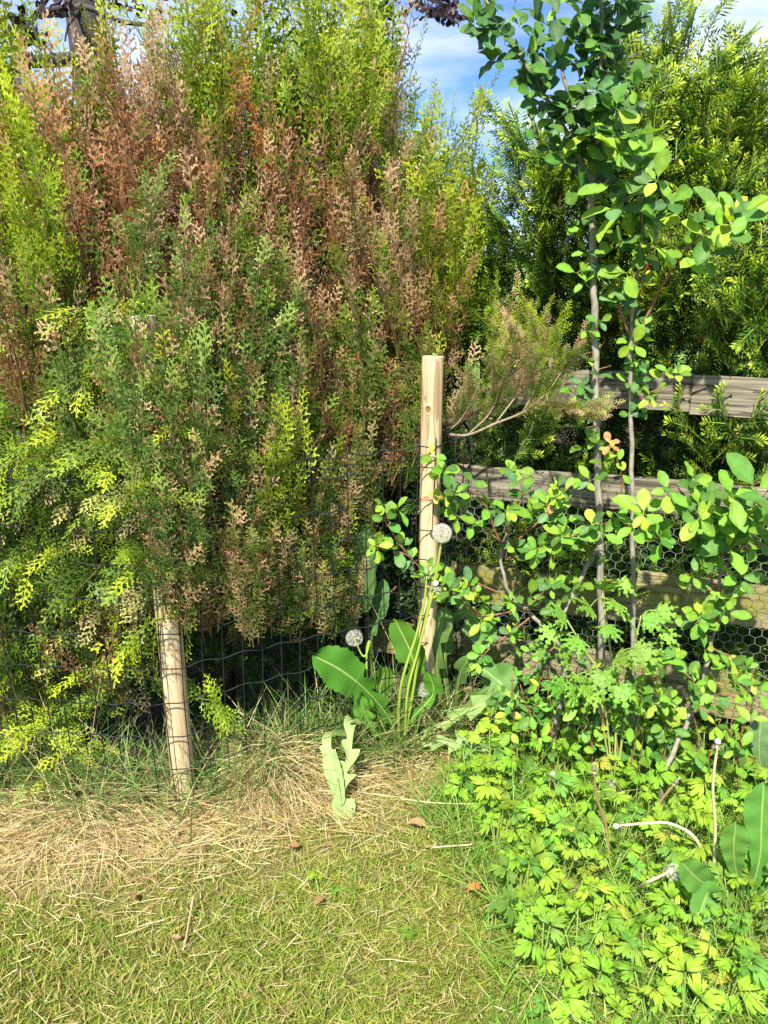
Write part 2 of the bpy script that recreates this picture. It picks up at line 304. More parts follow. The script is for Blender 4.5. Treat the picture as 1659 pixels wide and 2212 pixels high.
# ================================================================== THE SETTING
def hgt(x, y):
    return 0.010 * np.sin(3.1 * x + 1.3) * np.cos(2.7 * y) + 0.006 * np.sin(9 * x) * np.sin(8 * y + 1)
def ground():
    xs = np.concatenate([[-900, -200, -50, -12, -5], np.linspace(-2.6, 2.6, 60), [5, 12, 50, 200, 900]])
    ys = np.concatenate([[-900, -100, -20, -4, -1], np.linspace(0, 4, 50), [6, 12, 50, 200, 1200]])
    X, Y = np.meshgrid(xs, ys); Z = np.where((abs(X) < 2.7) & (Y >= 0) & (Y <= 4), hgt(X, Y), 0.0)
    nx, ny = len(xs), len(ys); I = np.arange(nx * ny).reshape(ny, nx)
    f = np.stack([I[:-1, :-1], I[:-1, 1:], I[1:, 1:], I[1:, :-1]], -1).reshape(-1, 4)
    me = raw_mesh('ground', M_ground, np.stack([X.ravel(), Y.ravel(), Z.ravel()], 1), np.ones((nx * ny, 3)), f, np.zeros((0, 3), int), True)
    tag(link('ground', me), kind='structure')
    g = G(); k = 60
    xs = np.linspace(-700, 700, k); Y0, Y1, Y2 = 300, 480, 800
    h = 9 + 6 * np.sin(xs / 90) + 5 * np.sin(xs / 37 + 2)
    V = np.vstack([np.stack([xs, np.full(k, Y0), np.full(k, -1.0)], 1), np.stack([xs, np.full(k, Y1), h], 1), np.stack([xs, np.full(k, Y2), np.full(k, -1.0)], 1)])
    f = [[r * k + i, r * k + i + 1, (r + 1) * k + i + 1, (r + 1) * k + i] for r in range(2) for i in range(k - 1)]
    g.add(V, (1, 1, 1), f4=f)
    tag(link('hills', g.mesh('hills', M_hill, True)), kind='structure')
ground()

# ------------------------------------------------------------------ vectorised blades
def strips(name, mat, root, d, L, w, bend, colr, colt, seg=3, droop=0.0, parent=None, face=None):
    """curved tapering blades: root (n,3), d start direction (n,3), L (n), w (n), bend (n,3) added quadratically"""
    n = len(root); d = d / np.linalg.norm(d, axis=1, keepdims=True)
    side = np.cross(d, face if face is not None else R.normal(size=(n, 3))); side /= np.linalg.norm(side, axis=1, keepdims=True) + 1e-9
    rows = []; cols = []
    for k in range(seg):
        u = k / seg; p = root + d * (L * u)[:, None] + bend * (u * u) ; ww = (w * (1 - 0.55 * u))[:, None] / 2
        rows += [p - side * ww, p + side * ww]; c = colr + (colt - colr) * u; cols += [c, c]
    rows.append(root + d * L[:, None] + bend); cols.append(colt)
    V = np.stack(rows, 1); C = np.stack(cols, 1); m_ = V.shape[1]
    if V[..., 2].min() < 0.001: V[..., 2] = np.maximum(V[..., 2], 0.001)
    base = np.arange(n)[:, None] * m_
    f4 = np.concatenate([base + np.array([[2 * k, 2 * k + 1, 2 * k + 3, 2 * k + 2]]) for k in range(seg - 1)], 0) if seg > 1 else np.zeros((0, 4), int)
    f3 = base + np.array([[2 * seg - 2, 2 * seg - 1, 2 * seg]])
    return link(name, raw_mesh(name, mat, V.reshape(-1, 3), C.reshape(-1, 3), f4, f3), parent)
def pal(n, cols, wts, jit=0.18):
    cols = np.array(cols, float); w = np.array(wts, float); k = R.choice(len(cols), n, p=w / w.sum())
    return cols[k] * (1 + R.uniform(-jit, jit, (n, 1))) * (1 + R.uniform(-0.06, 0.06, (n, 3)))

BUTTER = [(1035, 1755), (1050, 1650), (1120, 1590), (1300, 1560), (1659, 1540), (2100, 1580), (2300, 2500), (1190, 2500), (1120, 2110), (1075, 1900)]

def lawn():
    n = 230000
    x = R.uniform(-1.7, 1.9, n); y = 0.95 + R.random(n) ** 0.8 * 1.45
    my = np.where(x > -0.59, 1.885 + 0.485 * (x + 0.59), 1.885 - 0.1 * (x + 0.59)); my = np.where(x > 0.15, 2.3 - 0.34 * (x - 0.22), my)
    nn = np.sin(5 * x + 2 * y) * 0.5 + np.sin(11 * x - 7 * y + 1) * 0.3 + np.sin(3 * y - 2.3 * x) * 0.4
    keep = (y < my - 0.02 + 0 * nn) & (R.random(n) < np.where((my - y < 0.42 + 0.08 * nn) & (x < 0.25), 0.30, 1.0))
    px, py = project(np.stack([x, y, np.zeros(n)], 1))
    x, y, nn, px, py, my = [a[keep] for a in (x, y, nn, px, py, my)]; n = len(x)
    root = np.stack([x, y, hgt(x, y) - 0.002], 1)
    a = R.uniform(0, 2 * math.pi, n); lean = R.uniform(0.15, 1.1, n)
    d = np.stack([np.cos(a) * lean, np.sin(a) * lean, np.ones(n)], 1)
    L = R.uniform(0.014, 0.046, n) * (1 + 0.25 * nn)
    b = np.stack([np.cos(a), np.sin(a), -np.ones(n) * 0.6], 1) * (L * R.uniform(0.1, 0.6, n))[:, None]
    c = pal(n, [(0.22, 0.31, 0.04), (0.32, 0.37, 0.06), (0.14, 0.25, 0.03), (0.48, 0.40, 0.18), (0.36, 0.31, 0.08)], [30, 30, 18, 14, 12], 0.3)
    drym = np.clip((nn - 0.55) * 1.2, 0, 0.7)[:, None]; c = c * (1 - drym) + np.array([0.42, 0.33, 0.14]) * drym
    tag(strips('lawn_grass', M_grass, root, d, L, R.uniform(0.0018, 0.0038, n), b, c * 0.8, c * 1.12, 2), 'mown yellow-green lawn grass in front of the fences', 'grass', kind='stuff')
    # moss cushions between the blades
    n = 60000; x = R.uniform(-1.4, 1.2, n); y = R.uniform(1.0, 2.1, n)
    nn = np.sin(6.3 * x + 1) * np.sin(5.1 * y + 0.5) + 0.5 * np.sin(13 * x + 9 * y)
    k = (nn > -0.1) & (y < 1.8 + 0.35 * (x + 0.3)); x, y = x[k], y[k]; n = len(x)
    a = R.uniform(0, 6.28, n); d = np.stack([np.cos(a) * 0.7, np.sin(a) * 0.7, np.ones(n)], 1); L = R.uniform(0.006, 0.014, n)
    c = pal(n, [(0.26, 0.24, 0.025), (0.20, 0.20, 0.02), (0.30, 0.26, 0.05)], [3, 3, 2])
    tag(strips('lawn_moss', M_grass, np.stack([x, y, hgt(x, y)], 1), d, L, np.full(n, 0.003), np.zeros((n, 3)), c * 0.8, c * 1.15, 1), 'low olive moss growing between the blades of the lawn', 'moss', kind='stuff')
    # loose dry clippings on the lawn
    n = 6500; x = R.uniform(-1.5, 1.0, n); y = R.uniform(1.0, 2.0, n); k = (y < 1.9 + 0.4 * (x + 0.5)) & (R.random(n) < np.clip(0.25 + (y - 1.0) * 0.55, 0, 1)); x, y = x[k], y[k]; n = len(x)
    a = R.uniform(0, 6.28, n); d = np.stack([np.cos(a), np.sin(a), R.uniform(-0.08, 0.25, n)], 1); L = R.uniform(0.02, 0.075, n)
    b = np.stack([-np.sin(a), np.cos(a), -0.2 * np.ones(n)], 1) * (L * R.uniform(-0.35, 0.35, n))[:, None]
    c = pal(n, [(0.55, 0.44, 0.24), (0.42, 0.31, 0.15), (0.62, 0.53, 0.33), (0.40, 0.36, 0.14)], [3, 3, 2, 2])
    tag(strips('grass_clippings', M_straw, np.stack([x, y, hgt(x, y) + R.uniform(0.008, 0.03, n)], 1), d, L, R.uniform(0.0012, 0.0024, n), b, c, c, 3, face=np.tile([0.1, 0.1, 1.0], (n, 1)) + R.normal(0, 0.4, (n, 3))), 'dry straw-coloured clippings scattered over the lawn', 'clippings', kind='stuff')
lawn()

def dry_band():
    # dead, matted grass along the foot of the mesh fence
    n = 15000; x = R.uniform(-1.7, 0.30, n)
    off = np.abs(R.normal(0, 0.145, n)) - 0.03
    my = np.where(x > -0.59, 1.885 + 0.485 * (x + 0.59), 1.885 - 0.1 * (x + 0.59)); y = my - off * np.where(x > 0, 0.6, 1.0)
    k = R.random(n) < np.where(x > 0.0, 0.35, 1.0); x, y, off = x[k], y[k], off[k]; n = len(x)
    a = R.uniform(0, 6.28, n); up = R.uniform(-0.05, 0.7, n) * np.clip(1.2 - off * 2.2, 0.1, 1)
    d = np.stack([np.cos(a), np.sin(a) * 0.8, up], 1); L = R.uniform(0.05, 0.16, n)
    b = np.stack([-np.sin(a) * 0.4, np.cos(a) * 0.4, -R.uniform(0.2, 0.9, n)], 1) * (L * R.uniform(0.2, 0.7, n))[:, None]
    c = pal(n, [(0.57, 0.46, 0.24), (0.45, 0.34, 0.16), (0.66, 0.56, 0.33), (0.34, 0.24, 0.11), (0.30, 0.34, 0.08)], [4, 4, 2, 2, 2])
    z = hgt(x, y) + R.uniform(0, 0.04, n) * np.clip(1 - off * 2, 0.2, 1)
    tag(strips('dead_grass', M_straw, np.stack([x, y, z], 1), d, L, R.uniform(0.0012, 0.0026, n), b, c, c * 1.05, 4), 'matted straw-brown dead grass along the foot of the mesh fence', 'dead grass', kind='stuff')
    # the heap of dead grass between post and dandelion
    for (cx, cy, hh, rr, n, nm, lab) in [(-0.33, 2.00, 0.17, 0.15, 2300, 'dead_grass_mound', 'rounded mound of matted dead grass between the post and the dandelion'),
                                     (-0.86, 1.86, 0.09, 0.26, 2400, 'dead_grass_mound', 'low swath of dead grass beside the foot of the leftmost post')]:
        a = R.uniform(0, 6.28, n); r = rr * np.sqrt(R.random(n)); x = cx + r * np.cos(a) * 1.15; y = cy + r * np.sin(a) * 0.8
        z = hh * np.clip(1 - (r / rr) ** 2, 0, 1) * R.uniform(0.35, 1.05, n)
        a2 = a + R.normal(0, 0.8, n); d = np.stack([np.cos(a2), np.sin(a2) * 0.8, R.uniform(-0.2, 0.7, n)], 1); L = R.uniform(0.06, 0.19, n)
        b = np.stack([R.normal(0, 0.3, n), R.normal(0, 0.3, n), -R.uniform(0.3, 1.1, n)], 1) * (L * 0.6)[:, None]
        c = pal(n, [(0.60, 0.48, 0.25), (0.47, 0.35, 0.17), (0.70, 0.60, 0.36), (0.36, 0.26, 0.12), (0.40, 0.40, 0.14)], [4, 4, 2.5, 1.5, 0.8])
        tag(strips(nm, M_straw, np.stack([x, y, z], 1), d, L, R.uniform(0.0012, 0.0024, n), b, c * 0.9, c * 1.05, 5), lab, 'dead grass', kind='stuff')
    # long living grass growing up through the mesh
    n = 3000; x = np.concatenate([R.uniform(-1.6, 0.3, 2100), R.normal(-0.33, 0.10, 450), R.normal(0.0, 0.09, 450)])
    my = np.where(x > -0.59, 1.885 + 0.485 * (x + 0.59), 1.885 - 0.1 * (x + 0.59)); y = my + R.normal(0.03, 0.07, n)
    a = R.uniform(0, 6.28, n); ln = R.uniform(0.05, 0.5, n); d = np.stack([np.cos(a) * ln, np.sin(a) * ln, np.ones(n)], 1); L = R.uniform(0.12, 0.36, n)
    b = np.stack([np.cos(a), np.sin(a), -np.ones(n) * 0.7], 1) * (L * R.uniform(0.05, 0.75, n))[:, None]
    c = pal(n, [(0.10, 0.22, 0.04), (0.16, 0.30, 0.06), (0.07, 0.16, 0.03), (0.24, 0.30, 0.09), (0.42, 0.34, 0.17)], [4, 4, 3, 2, 2])
    tag(strips('long_grass', M_grass, np.stack([x, y, hgt(x, y)], 1), d, L, R.uniform(0.002, 0.0048, n), b, c * 0.85, c * 1.1, 5), 'long green grass growing up through the foot of the mesh fence', 'grass', kind='stuff')
    # tall thin dry flowering stalks
    n = 90; x = R.uniform(-1.4, 0.25, n); y = np.array([MY(v) for v in x]) - R.uniform(-0.03, 0.10, n)
    a = R.uniform(0, 6.28, n); d = np.stack([np.cos(a) * 0.45, np.sin(a) * 0.3, np.ones(n)], 1); L = R.uniform(0.25, 0.6, n)
    b = np.stack([np.cos(a), np.sin(a), -np.ones(n)], 1) * (L * R.uniform(0.0, 0.35, n))[:, None]; c = pal(n, [(0.56, 0.45, 0.22), (0.66, 0.55, 0.32)], [1, 1])
    tag(strips('dry_grass_stalks', M_straw, np.stack([x, y, hgt(x, y)], 1), d, L, np.full(n, 0.0022), b, c, c, 5), 'thin pale flowering grass stalks standing along the mesh fence', 'grass', kind='stuff')
    # lush grass in the herb patch on the right
    n = 16000; x = R.uniform(0.1, 1.9, n); y = R.uniform(0.9, 2.3, n); px, py = project(np.stack([x, y, np.zeros(n)], 1))
    edge = [(900, 1760), (1000, 1650), (1300, 1570), (2300, 1550), (2400, 2500), (1090, 2500), (1060, 2110), (980, 1880)]
    k = np.array([inpoly(a, b, edge) for a, b in zip(px, py)]); x, y, py = x[k], y[k], py[k]; n = len(x)
    a = R.uniform(0, 6.28, n); ln = R.uniform(0.1, 0.8, n); d = np.stack([np.cos(a) * ln, np.sin(a) * ln, np.ones(n)], 1)
    L = R.uniform(0.05, 0.15, n) * np.where(R.random(n) < 0.12, 1.7, 1)
    b = np.stack([np.cos(a), np.sin(a), -np.ones(n) * 0.6], 1) * (L * R.uniform(0.05, 0.6, n))[:, None]
    c = pal(n, [(0.13, 0.30, 0.04), (0.20, 0.36, 0.05), (0.26, 0.40, 0.07), (0.45, 0.40, 0.18)], [4, 4, 2, 0.7])
    tag(strips('patch_grass', M_grass, np.stack([x, y, hgt(x, y)], 1), d, L, R.uniform(0.002, 0.0042, n), b, c * 0.85, c * 1.1, 4), 'fresh green grass blades between the buttercup leaves', 'grass', kind='stuff')
dry_band()

# ================================================================== FENCES
def post(x, y, h, r, label, lean=(0, 0)):
    t = thing('fence_post', (x, y, 0), label, 'post', 'round wooden posts of the mesh fence')
    g = G(); sides = 28; a = np.arange(sides) * 2 * math.pi / sides
    zs = np.concatenate([[-0.25], np.linspace(0, h - 0.006, 24), [h]]); V = []
    for i, z in enumerate(zs):
        rr = r * (1 + 0.012 * math.sin(5 * z + x * 9) + 0.008 * np.sin(3 * a + 4 * z)) * (0.965 if i == len(zs) - 1 else 1.0)
        V.append(np.stack([x + lean[0] * z + rr * np.cos(a), y + lean[1] * z + rr * np.sin(a), np.full(sides, z)], 1))
    f = [[i * sides + j, i * sides + (j + 1) % sides, (i + 1) * sides + (j + 1) % sides, (i + 1) * sides + j] for i in range(len(zs) - 1) for j in range(sides)]
    g.add(np.vstack(V), (1, 1, 1), f4=f); link('shaft', g.mesh('shaft', M_post, True), t)
    g = G(); c = [x + lean[0] * h, y + lean[1] * h, h + 0.0015]
    ring = V[-1].copy(); ring[:, 2] = h; g.add(np.vstack([ring, [c]]), (1, 1, 1), f3=[[j, (j + 1) % sides, sides] for j in range(sides)])
    link('end_grain', g.mesh('end_grain', M_endgrain), t); return t
def post_knot(t, x, y, r, az_, z, s):
    c = np.array([x + r * math.sin(az_) * 0.985, y - r * math.cos(az_) * 0.985, z]); n = np.array([math.sin(az_), -math.cos(az_), 0]); u = np.array([math.cos(az_), math.sin(az_), 0]); g = G(); k = 16; V = []; C = []
    for q, (rr, h) in enumerate(((1.0, 0.0), (0.8, 0.0022), (0.5, 0.0022), (0.45, 0.0010), (0.12, 0.0014))):
        for i in range(k):
            a = i * 2 * math.pi / k; V.append(c + (u * math.cos(a) * 0.8 + np.array([0, 0, 1]) * math.sin(a)) * s * rr + n * (h - (1 - math.cos(math.cos(a) * 0.8 * s * rr / r)) * r)); C.append([(0.54, 0.41, 0.24), (0.62, 0.49, 0.30), (0.50, 0.36, 0.19), (0.21, 0.12, 0.05), (0.30, 0.18, 0.08)][q])
    f = [[q * k + i, q * k + (i + 1) % k, (q + 1) * k + (i + 1) % k, (q + 1) * k + i] for q in range(4) for i in range(k)]
    g.add(V, np.array(C), f4=f, f3=[[4 * k, 4 * k + i, 4 * k + i + 1] for i in range(1, k - 1)]); link('knot', g.mesh('knot', M_straw, True), t)
PL = (-0.588, 1.93); PC = (0.137, 2.275)
post(PL[0], PL[1], 1.40, 0.034, 'round wooden post half buried in the thuja sprays, its foot in dead grass')
pt = post(PC[0], PC[1], 1.268, 0.0315, 'bare pale round wooden post standing beside the dandelion, knot near its top', (0.004, 0.0))
post_knot(pt, PC[0] + 0.0044, PC[1], 0.0315, -0.42, 1.118, 0.020)

def mesh_fence():
    t = thing('wire_mesh_fence', (-0.6, 1.9, 0), 'black plastic-coated wire mesh fence with rectangular cells, strung past the round posts', 'wire fence')
    xs = np.concatenate([np.arange(-1.75, 0.20, 0.05)]); zs = [1.02, 0.99, 0.96, 0.86, 0.76, 0.66, 0.56, 0.46, 0.36, 0.26, 0.16, 0.06]
    def sag(x, z): return 0.012 * math.sin(4 * x + 3 * z) * (1 if x < -0.5 else 0.6)
    pts = [(x, MY(x)) for x in xs] + [(0.215, 2.315), (0.245, 2.355), (0.27, 2.40)]
    for i, (x, y) in enumerate(pts):
        zz = np.linspace(0.03, 1.035, 12); g = G()
        path = np.stack([x + 0.004 * np.sin(6 * zz + x * 7), np.array([y + sag(x, z) for z in zz]), zz], 1)
        g.tube(path, 0.0017, 5); link('vertical_wire', g.mesh('vertical_wire', M_wire, True), t)
    for z in zs:
        pp = []
        for i, (x, y) in enumerate(pts):
            s = 1 if i % 2 else -1; dz = 0.012 * math.sin(2.3 * x + z * 5)
            pp.append((x, y + sag(x, z) - 0.001, z + dz + 0.0045 * s))
        g = G(); g.tube(smooth_path(pp, 3), 0.0018, 5); link('horizontal_wire', g.mesh('horizontal_wire', M_wire, True), t)
mesh_fence()

FD = nrm([1, -0.34, 0]); FN = nrm([-0.34, -1, 0]); FO = np.array([0.22, 2.47, 0])
def fpt(s, off, z): return FO + FD * s + FN * off + np.array([0, 0, z])
def board_fence():
    t = thing('board_fence', (0.9, FY(0.9), 0), 'weathered grey horizontal board fence running behind the plum trees', 'fence')
    def board(s0, s1, z0, z1, off, mat, nails=(), tilt=0.0, th=0.022):
        g = G(); k = 14; ss = np.linspace(s0, s1, k); V = []
        for s in ss:
            wob = 0.0025 * math.sin(7 * s + z0 * 20); dz = tilt * (s - s0)
            e = 0.0015
            V += [[s, -off, z0 + wob + dz], [s, -off - th, z0 + wob + dz], [s, -off - th, z1 + wob + dz], [s, -off, z1 + wob + dz]]
        f = [[4 * i + j, 4 * i + (j + 1) % 4, 4 * i + 4 + (j + 1) % 4, 4 * i + 4 + j] for i in range(k - 1) for j in range(4)]
        f += [[3, 2, 1, 0], [4 * k - 4, 4 * k - 3, 4 * k - 2, 4 * k - 1]]
        g.add(np.array(V) - [0, 0, 0], (1, 1, 1), f4=f)
        me = g.mesh('board', mat); M = Matrix.Translation(Vector(FO)) @ Matrix.Rotation(math.atan2(FD[1], FD[0]), 4, 'Z')
        # mesh y points away from the viewer
        me.transform(Matrix.Scale(-1, 4, (0, 1, 0))); me.flip_normals(); me.transform(Matrix.Scale(-1, 4, (0, 1, 0))); me.flip_normals()
        b = link('board', me, t, M)
        b.matrix_basis = Matrix.Translation(-Vector(t.location)) @ M
        bev = b.modifiers.new('bevel', 'BEVEL'); bev.width = 0.002; bev.segments = 1
        for (s, z, a, L) in nails:
            gg = G(); c = fpt(s, off + th + 0.004, z); d = FD * math.cos(a) + np.array([0, 0, 1]) * math.sin(a)
            gg.tube([c - d * L / 2 - FN * 0.006, c - d * L / 2 + FN * 0.0015, c, c + d * L / 2], [0.0021] * 4, 6)
            gg.tube([c + d * L / 2 - d * 0.001, c + d * L / 2 + d * 0.0015], [0.0042, 0.0042], 8)
            nb = link('nail', gg.mesh('nail', M_nail, True), b)
            nb.matrix_basis = (b.matrix_basis).inverted() @ Matrix.Translation(-Vector(t.location))
    def S(px, py=1000): return float((onf(px, py) - FO) @ FD)
    sj = S(1494, 840)
    board(S(1060, 840), sj, 1.112, 1.222, 0.0, M_board, [(sj - 0.02, 1.155, 0.0, 0.005)])
    n1 = [(S(1505, 850), 1.182, 0.45, 0.042), (S(1562, 850), 1.163, 0.55, 0.042), (S(1640, 850), 1.165, 1.35, 0.045)]
    board(sj - 0.001, 1.65, 1.108, 1.220, 0.019, M_board, n1, 0.004)
    board(S(985, 1040), 1.65, 0.800, 0.905, 0.0, M_board, [(S(1147, 1040), 0.888, 0.3, 0.006)])
    s3 = S(1466, 1300)
    board(S(950, 1250), s3, 0.440, 0.572, 0.018, M_board_green)
    board(S(1375, 1260), 1.65, 0.470, 0.602, -0.006, M_board_green, (), -0.004)
    board(-0.30, 0.95, 0.185, 0.310, 0.0, M_board_green)
    board(0.6, 1.65, 0.150, 0.270, 0.004, M_board_green)
    board(-0.35, 1.65, -0.03, 0.095, 0.0, M_board_green)
    for s in (-0.52, 1.6):
        g = G(); g.box((-0.04, 0.03, -0.3), (0.04, 0.11, 1.20)); me = g.mesh('post', M_board)
        M = Matrix.Translation(Vector(FO + FD * s)) @ Matrix.Rotation(math.atan2(FD[1], FD[0]), 4, 'Z')
        link('post', me, t, M)
board_fence()

def netting():
    g = G(); a = 0.0195; z0, z1 = 0.03, 0.885; s0, s1 = -0.06, 1.6     # hexagon side
    hx = a * math.sqrt(3); hz = a * 1.5 * 0.9
    def warp(s, z):
        off = 0.048 + 0.012 * math.sin(5 * s + 2 * z) + 0.008 * math.sin(13 * z + 3 * s)
        return fpt(s + 0.006 * math.sin(9 * z), off, z + 0.008 * math.sin(6 * s))
    rows = int((z1 - z0) / hz); colsn = int((s1 - s0) / hx); tri = np.arange(3) * 2 * math.pi / 3
    def seg(p, q, r=0.0007):
        d = nrm(q - p); u = nrm(np.cross(d, [0.3, 0.5, 0.8])); w = np.cross(d, u); o = r * (np.outer(np.cos(tri), u) + np.outer(np.sin(tri), w))
        g.add(np.vstack([p + o, q + o]), (1, 1, 1), f4=[[0, 1, 4, 3], [1, 2, 5, 4], [2, 0, 3, 5]])
    for r in range(rows):
        for c in range(colsn):
            s = s0 + c * hx + (hx / 2 if r % 2 else 0); z = z0 + r * hz
            v = warp(s, z + a * 0.45); 
            vl = warp(s - hx / 2, z + a * 0.0); vr = warp(s + hx / 2, z + a * 0.0)
            seg(vl, v); seg(v, vr)
            top = warp(s, z + a * 0.45 + a * 0.9)
            seg(v, top, 0.0011)
    o = link('wire_netting', g.mesh('wire_netting', M_net)); tag(o, 'galvanised hexagonal chicken wire hung across the lower fence boards', 'chicken wire')
netting()

# ================================================================== FOLIAGE MACHINERY
class Plant:
    """collects pieces (mesh, matrix, colour); the 300 nearest become parts, the rest one part of kind stuff"""
    def __init__(s, t, piece, rest, mat): s.t = t; s.p = []; s.piece = piece; s.rest = rest; s.mat = mat
    def add(s, tpl, M3, pos, sc=1.0, col=(1, 1, 1)): s.p.append((tpl, M3, np.asarray(pos, float), sc, col))
    def finish(s, most=300, smooth=False):
        px = s.p
        d = [float(np.linalg.norm(q[2] - np.array([0, 0, CAMH]))) + (3 if not inview(q[2]) else 0) for q in px]; o = np.argsort(d)
        for i in o[:most]:
            tpl, M3, pos, sc, col = px[i]; link(s.piece, tpl['mesh'], s.t, mat4(M3, pos, sc), col)
        rest = [px[i] for i in o[most:]]
        if rest:
            g = G()
            for tpl, M3, pos, sc, col in rest:
                V, C, f4, f3 = tpl.get('low', tpl)['arr']; g.add(V @ (M3 * sc).T + pos, C * np.array(col) * R.uniform(0.85, 1.15), f4=f4, f3=f3)
            tag(link(s.rest, g.mesh(s.rest, s.mat, smooth), s.t), kind='stuff')
def inview(p):
    x, y = project(p); return -60 < x[0] < PW + 60 and -60 < y[0] < PH + 60 and p[1] > 0.2
def tpl(g, name, mat, smooth=False): return {'mesh': g.mesh(name, mat, smooth), 'arr': g.arrays()}

# ------------------------------------------------------------------ thuja sprays
def frond(g, o, d, n, L, cb, ct, dense=1.0, droop=0.15, wid=1.0):
    d = nrm(d); n = nrm(n - d * (np.asarray(n) @ d)); s = np.cross(n, d); cv = R.uniform(-0.18, 0.18)
    def P(u): return o + d * L * u + s * cv * L * u * u - n * droop * L * u * u
    def Tn(u): return nrm(d + s * 2 * cv * u - n * 2 * droop * u)
    prev = P(0)
    for k in range(1, 4):
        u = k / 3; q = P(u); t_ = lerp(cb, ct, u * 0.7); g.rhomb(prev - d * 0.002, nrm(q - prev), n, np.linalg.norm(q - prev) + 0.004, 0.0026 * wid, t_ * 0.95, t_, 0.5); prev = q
    nb = max(4, int(L / 0.0098 * dense)); sd = 1
    for i in range(nb):
        u = (i + 0.7) / (nb + 0.6); sd = -sd
        bl = L * 0.42 * (1 - u) ** 0.75 * min(1, 0.45 + u * 2.2) * R.uniform(0.75, 1.15) + 0.007
        ang = 0.78 - 0.25 * u + R.uniform(-0.1, 0.1); t_ = Tn(u)
        bd = nrm(t_ * math.cos(ang) + s * sd * math.sin(ang) + n * R.uniform(-0.22, 0.12)); b0 = P(u)
        nn = nrm(n + s * R.uniform(-0.3, 0.3) + d * R.uniform(-0.2, 0.2)); bs = np.cross(nn, bd)
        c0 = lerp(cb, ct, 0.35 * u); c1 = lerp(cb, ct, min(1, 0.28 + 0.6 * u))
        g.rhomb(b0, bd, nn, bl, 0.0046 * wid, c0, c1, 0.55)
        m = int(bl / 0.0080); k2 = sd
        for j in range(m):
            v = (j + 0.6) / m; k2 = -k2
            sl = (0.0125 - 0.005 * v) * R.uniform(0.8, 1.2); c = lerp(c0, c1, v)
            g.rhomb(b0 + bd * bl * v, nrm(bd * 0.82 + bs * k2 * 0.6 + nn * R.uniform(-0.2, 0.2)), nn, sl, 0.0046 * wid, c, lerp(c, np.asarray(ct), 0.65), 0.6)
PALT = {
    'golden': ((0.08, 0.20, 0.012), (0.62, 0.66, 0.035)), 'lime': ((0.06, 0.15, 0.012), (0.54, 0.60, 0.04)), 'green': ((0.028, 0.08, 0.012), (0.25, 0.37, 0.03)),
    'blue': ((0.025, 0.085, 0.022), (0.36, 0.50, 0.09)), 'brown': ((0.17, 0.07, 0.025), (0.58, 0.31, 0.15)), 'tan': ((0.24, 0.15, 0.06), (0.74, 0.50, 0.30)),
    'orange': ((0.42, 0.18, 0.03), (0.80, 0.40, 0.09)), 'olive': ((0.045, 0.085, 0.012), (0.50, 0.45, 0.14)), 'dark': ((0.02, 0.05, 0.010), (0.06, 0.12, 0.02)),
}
def upright(kind, L=0.34, sparse=False):
    cb, ct = [np.array(c) for c in PALT[kind]]; g = G(); k = 10
    sx, sy = R.uniform(-0.05, 0.05, 2); us = np.linspace(0, 1, k)
    P = lambda u: np.array([sx * u * u * 1.2 + 0.01 * math.sin(5 * u + sx * 90), sy * u * u, L * u])
    stemc = np.array((0.20, 0.11, 0.06)) if kind in ('brown', 'tan', 'orange') else lerp(cb, np.array((0.25, 0.20, 0.06)), 0.5)
    g.tube([P(u) for u in us], lerp(0.0026, 0.0009, us), 4, stemc, cap=False)
    nf = int(L / (0.019 if not sparse else 0.021)); sd = 1
    for i in range(nf):
        u = 0.06 + 0.9 * i / nf; sd = -sd; az_ = R.normal(-0.35 * sd, 0.6) + (0 if sd > 0 else math.pi)
        out = np.array([math.cos(az_), math.sin(az_) * 0.9, 0]); tilt = R.uniform(0.30, 0.70)
        d = nrm(out * math.sin(tilt) + np.array([0, 0, math.cos(tilt)]))
        nn = np.array([R.normal(0, 0.35), -1.0, R.uniform(0.0, 0.7)])
        fl = R.uniform(0.06, 0.13) * (1.12 - 0.62 * u) * (0.75 if sparse else 1)
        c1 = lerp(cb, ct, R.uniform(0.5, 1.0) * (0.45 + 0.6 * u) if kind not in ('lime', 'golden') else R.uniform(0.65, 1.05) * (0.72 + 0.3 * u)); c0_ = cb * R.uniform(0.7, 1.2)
        q = R.random()
        if kind in ('green', 'blue', 'olive') and q < 0.24: c0_, c1 = [np.array(c) for c in PALT['tan' if q < 0.16 else 'brown']]; fl *= 0.8
        elif kind == 'lime' and q < 0.07: c0_, c1 = [np.array(c) for c in PALT['tan']]; fl *= 0.8
        elif kind in ('brown', 'tan') and q < 0.13: c0_, c1 = [np.array(c) for c in PALT['green']]
        frond(g, P(u), d, nn, fl, c0_, c1, 0.85, 0.1, 1.0 if not sparse else 0.9)
    frond(g, P(0.97), np.array([sx, sy, 1]), np.array([R.normal(0, 0.3), -1, 0]), L * 0.22, lerp(cb, ct, 0.4), ct, 1.0, 0.05)
    return g
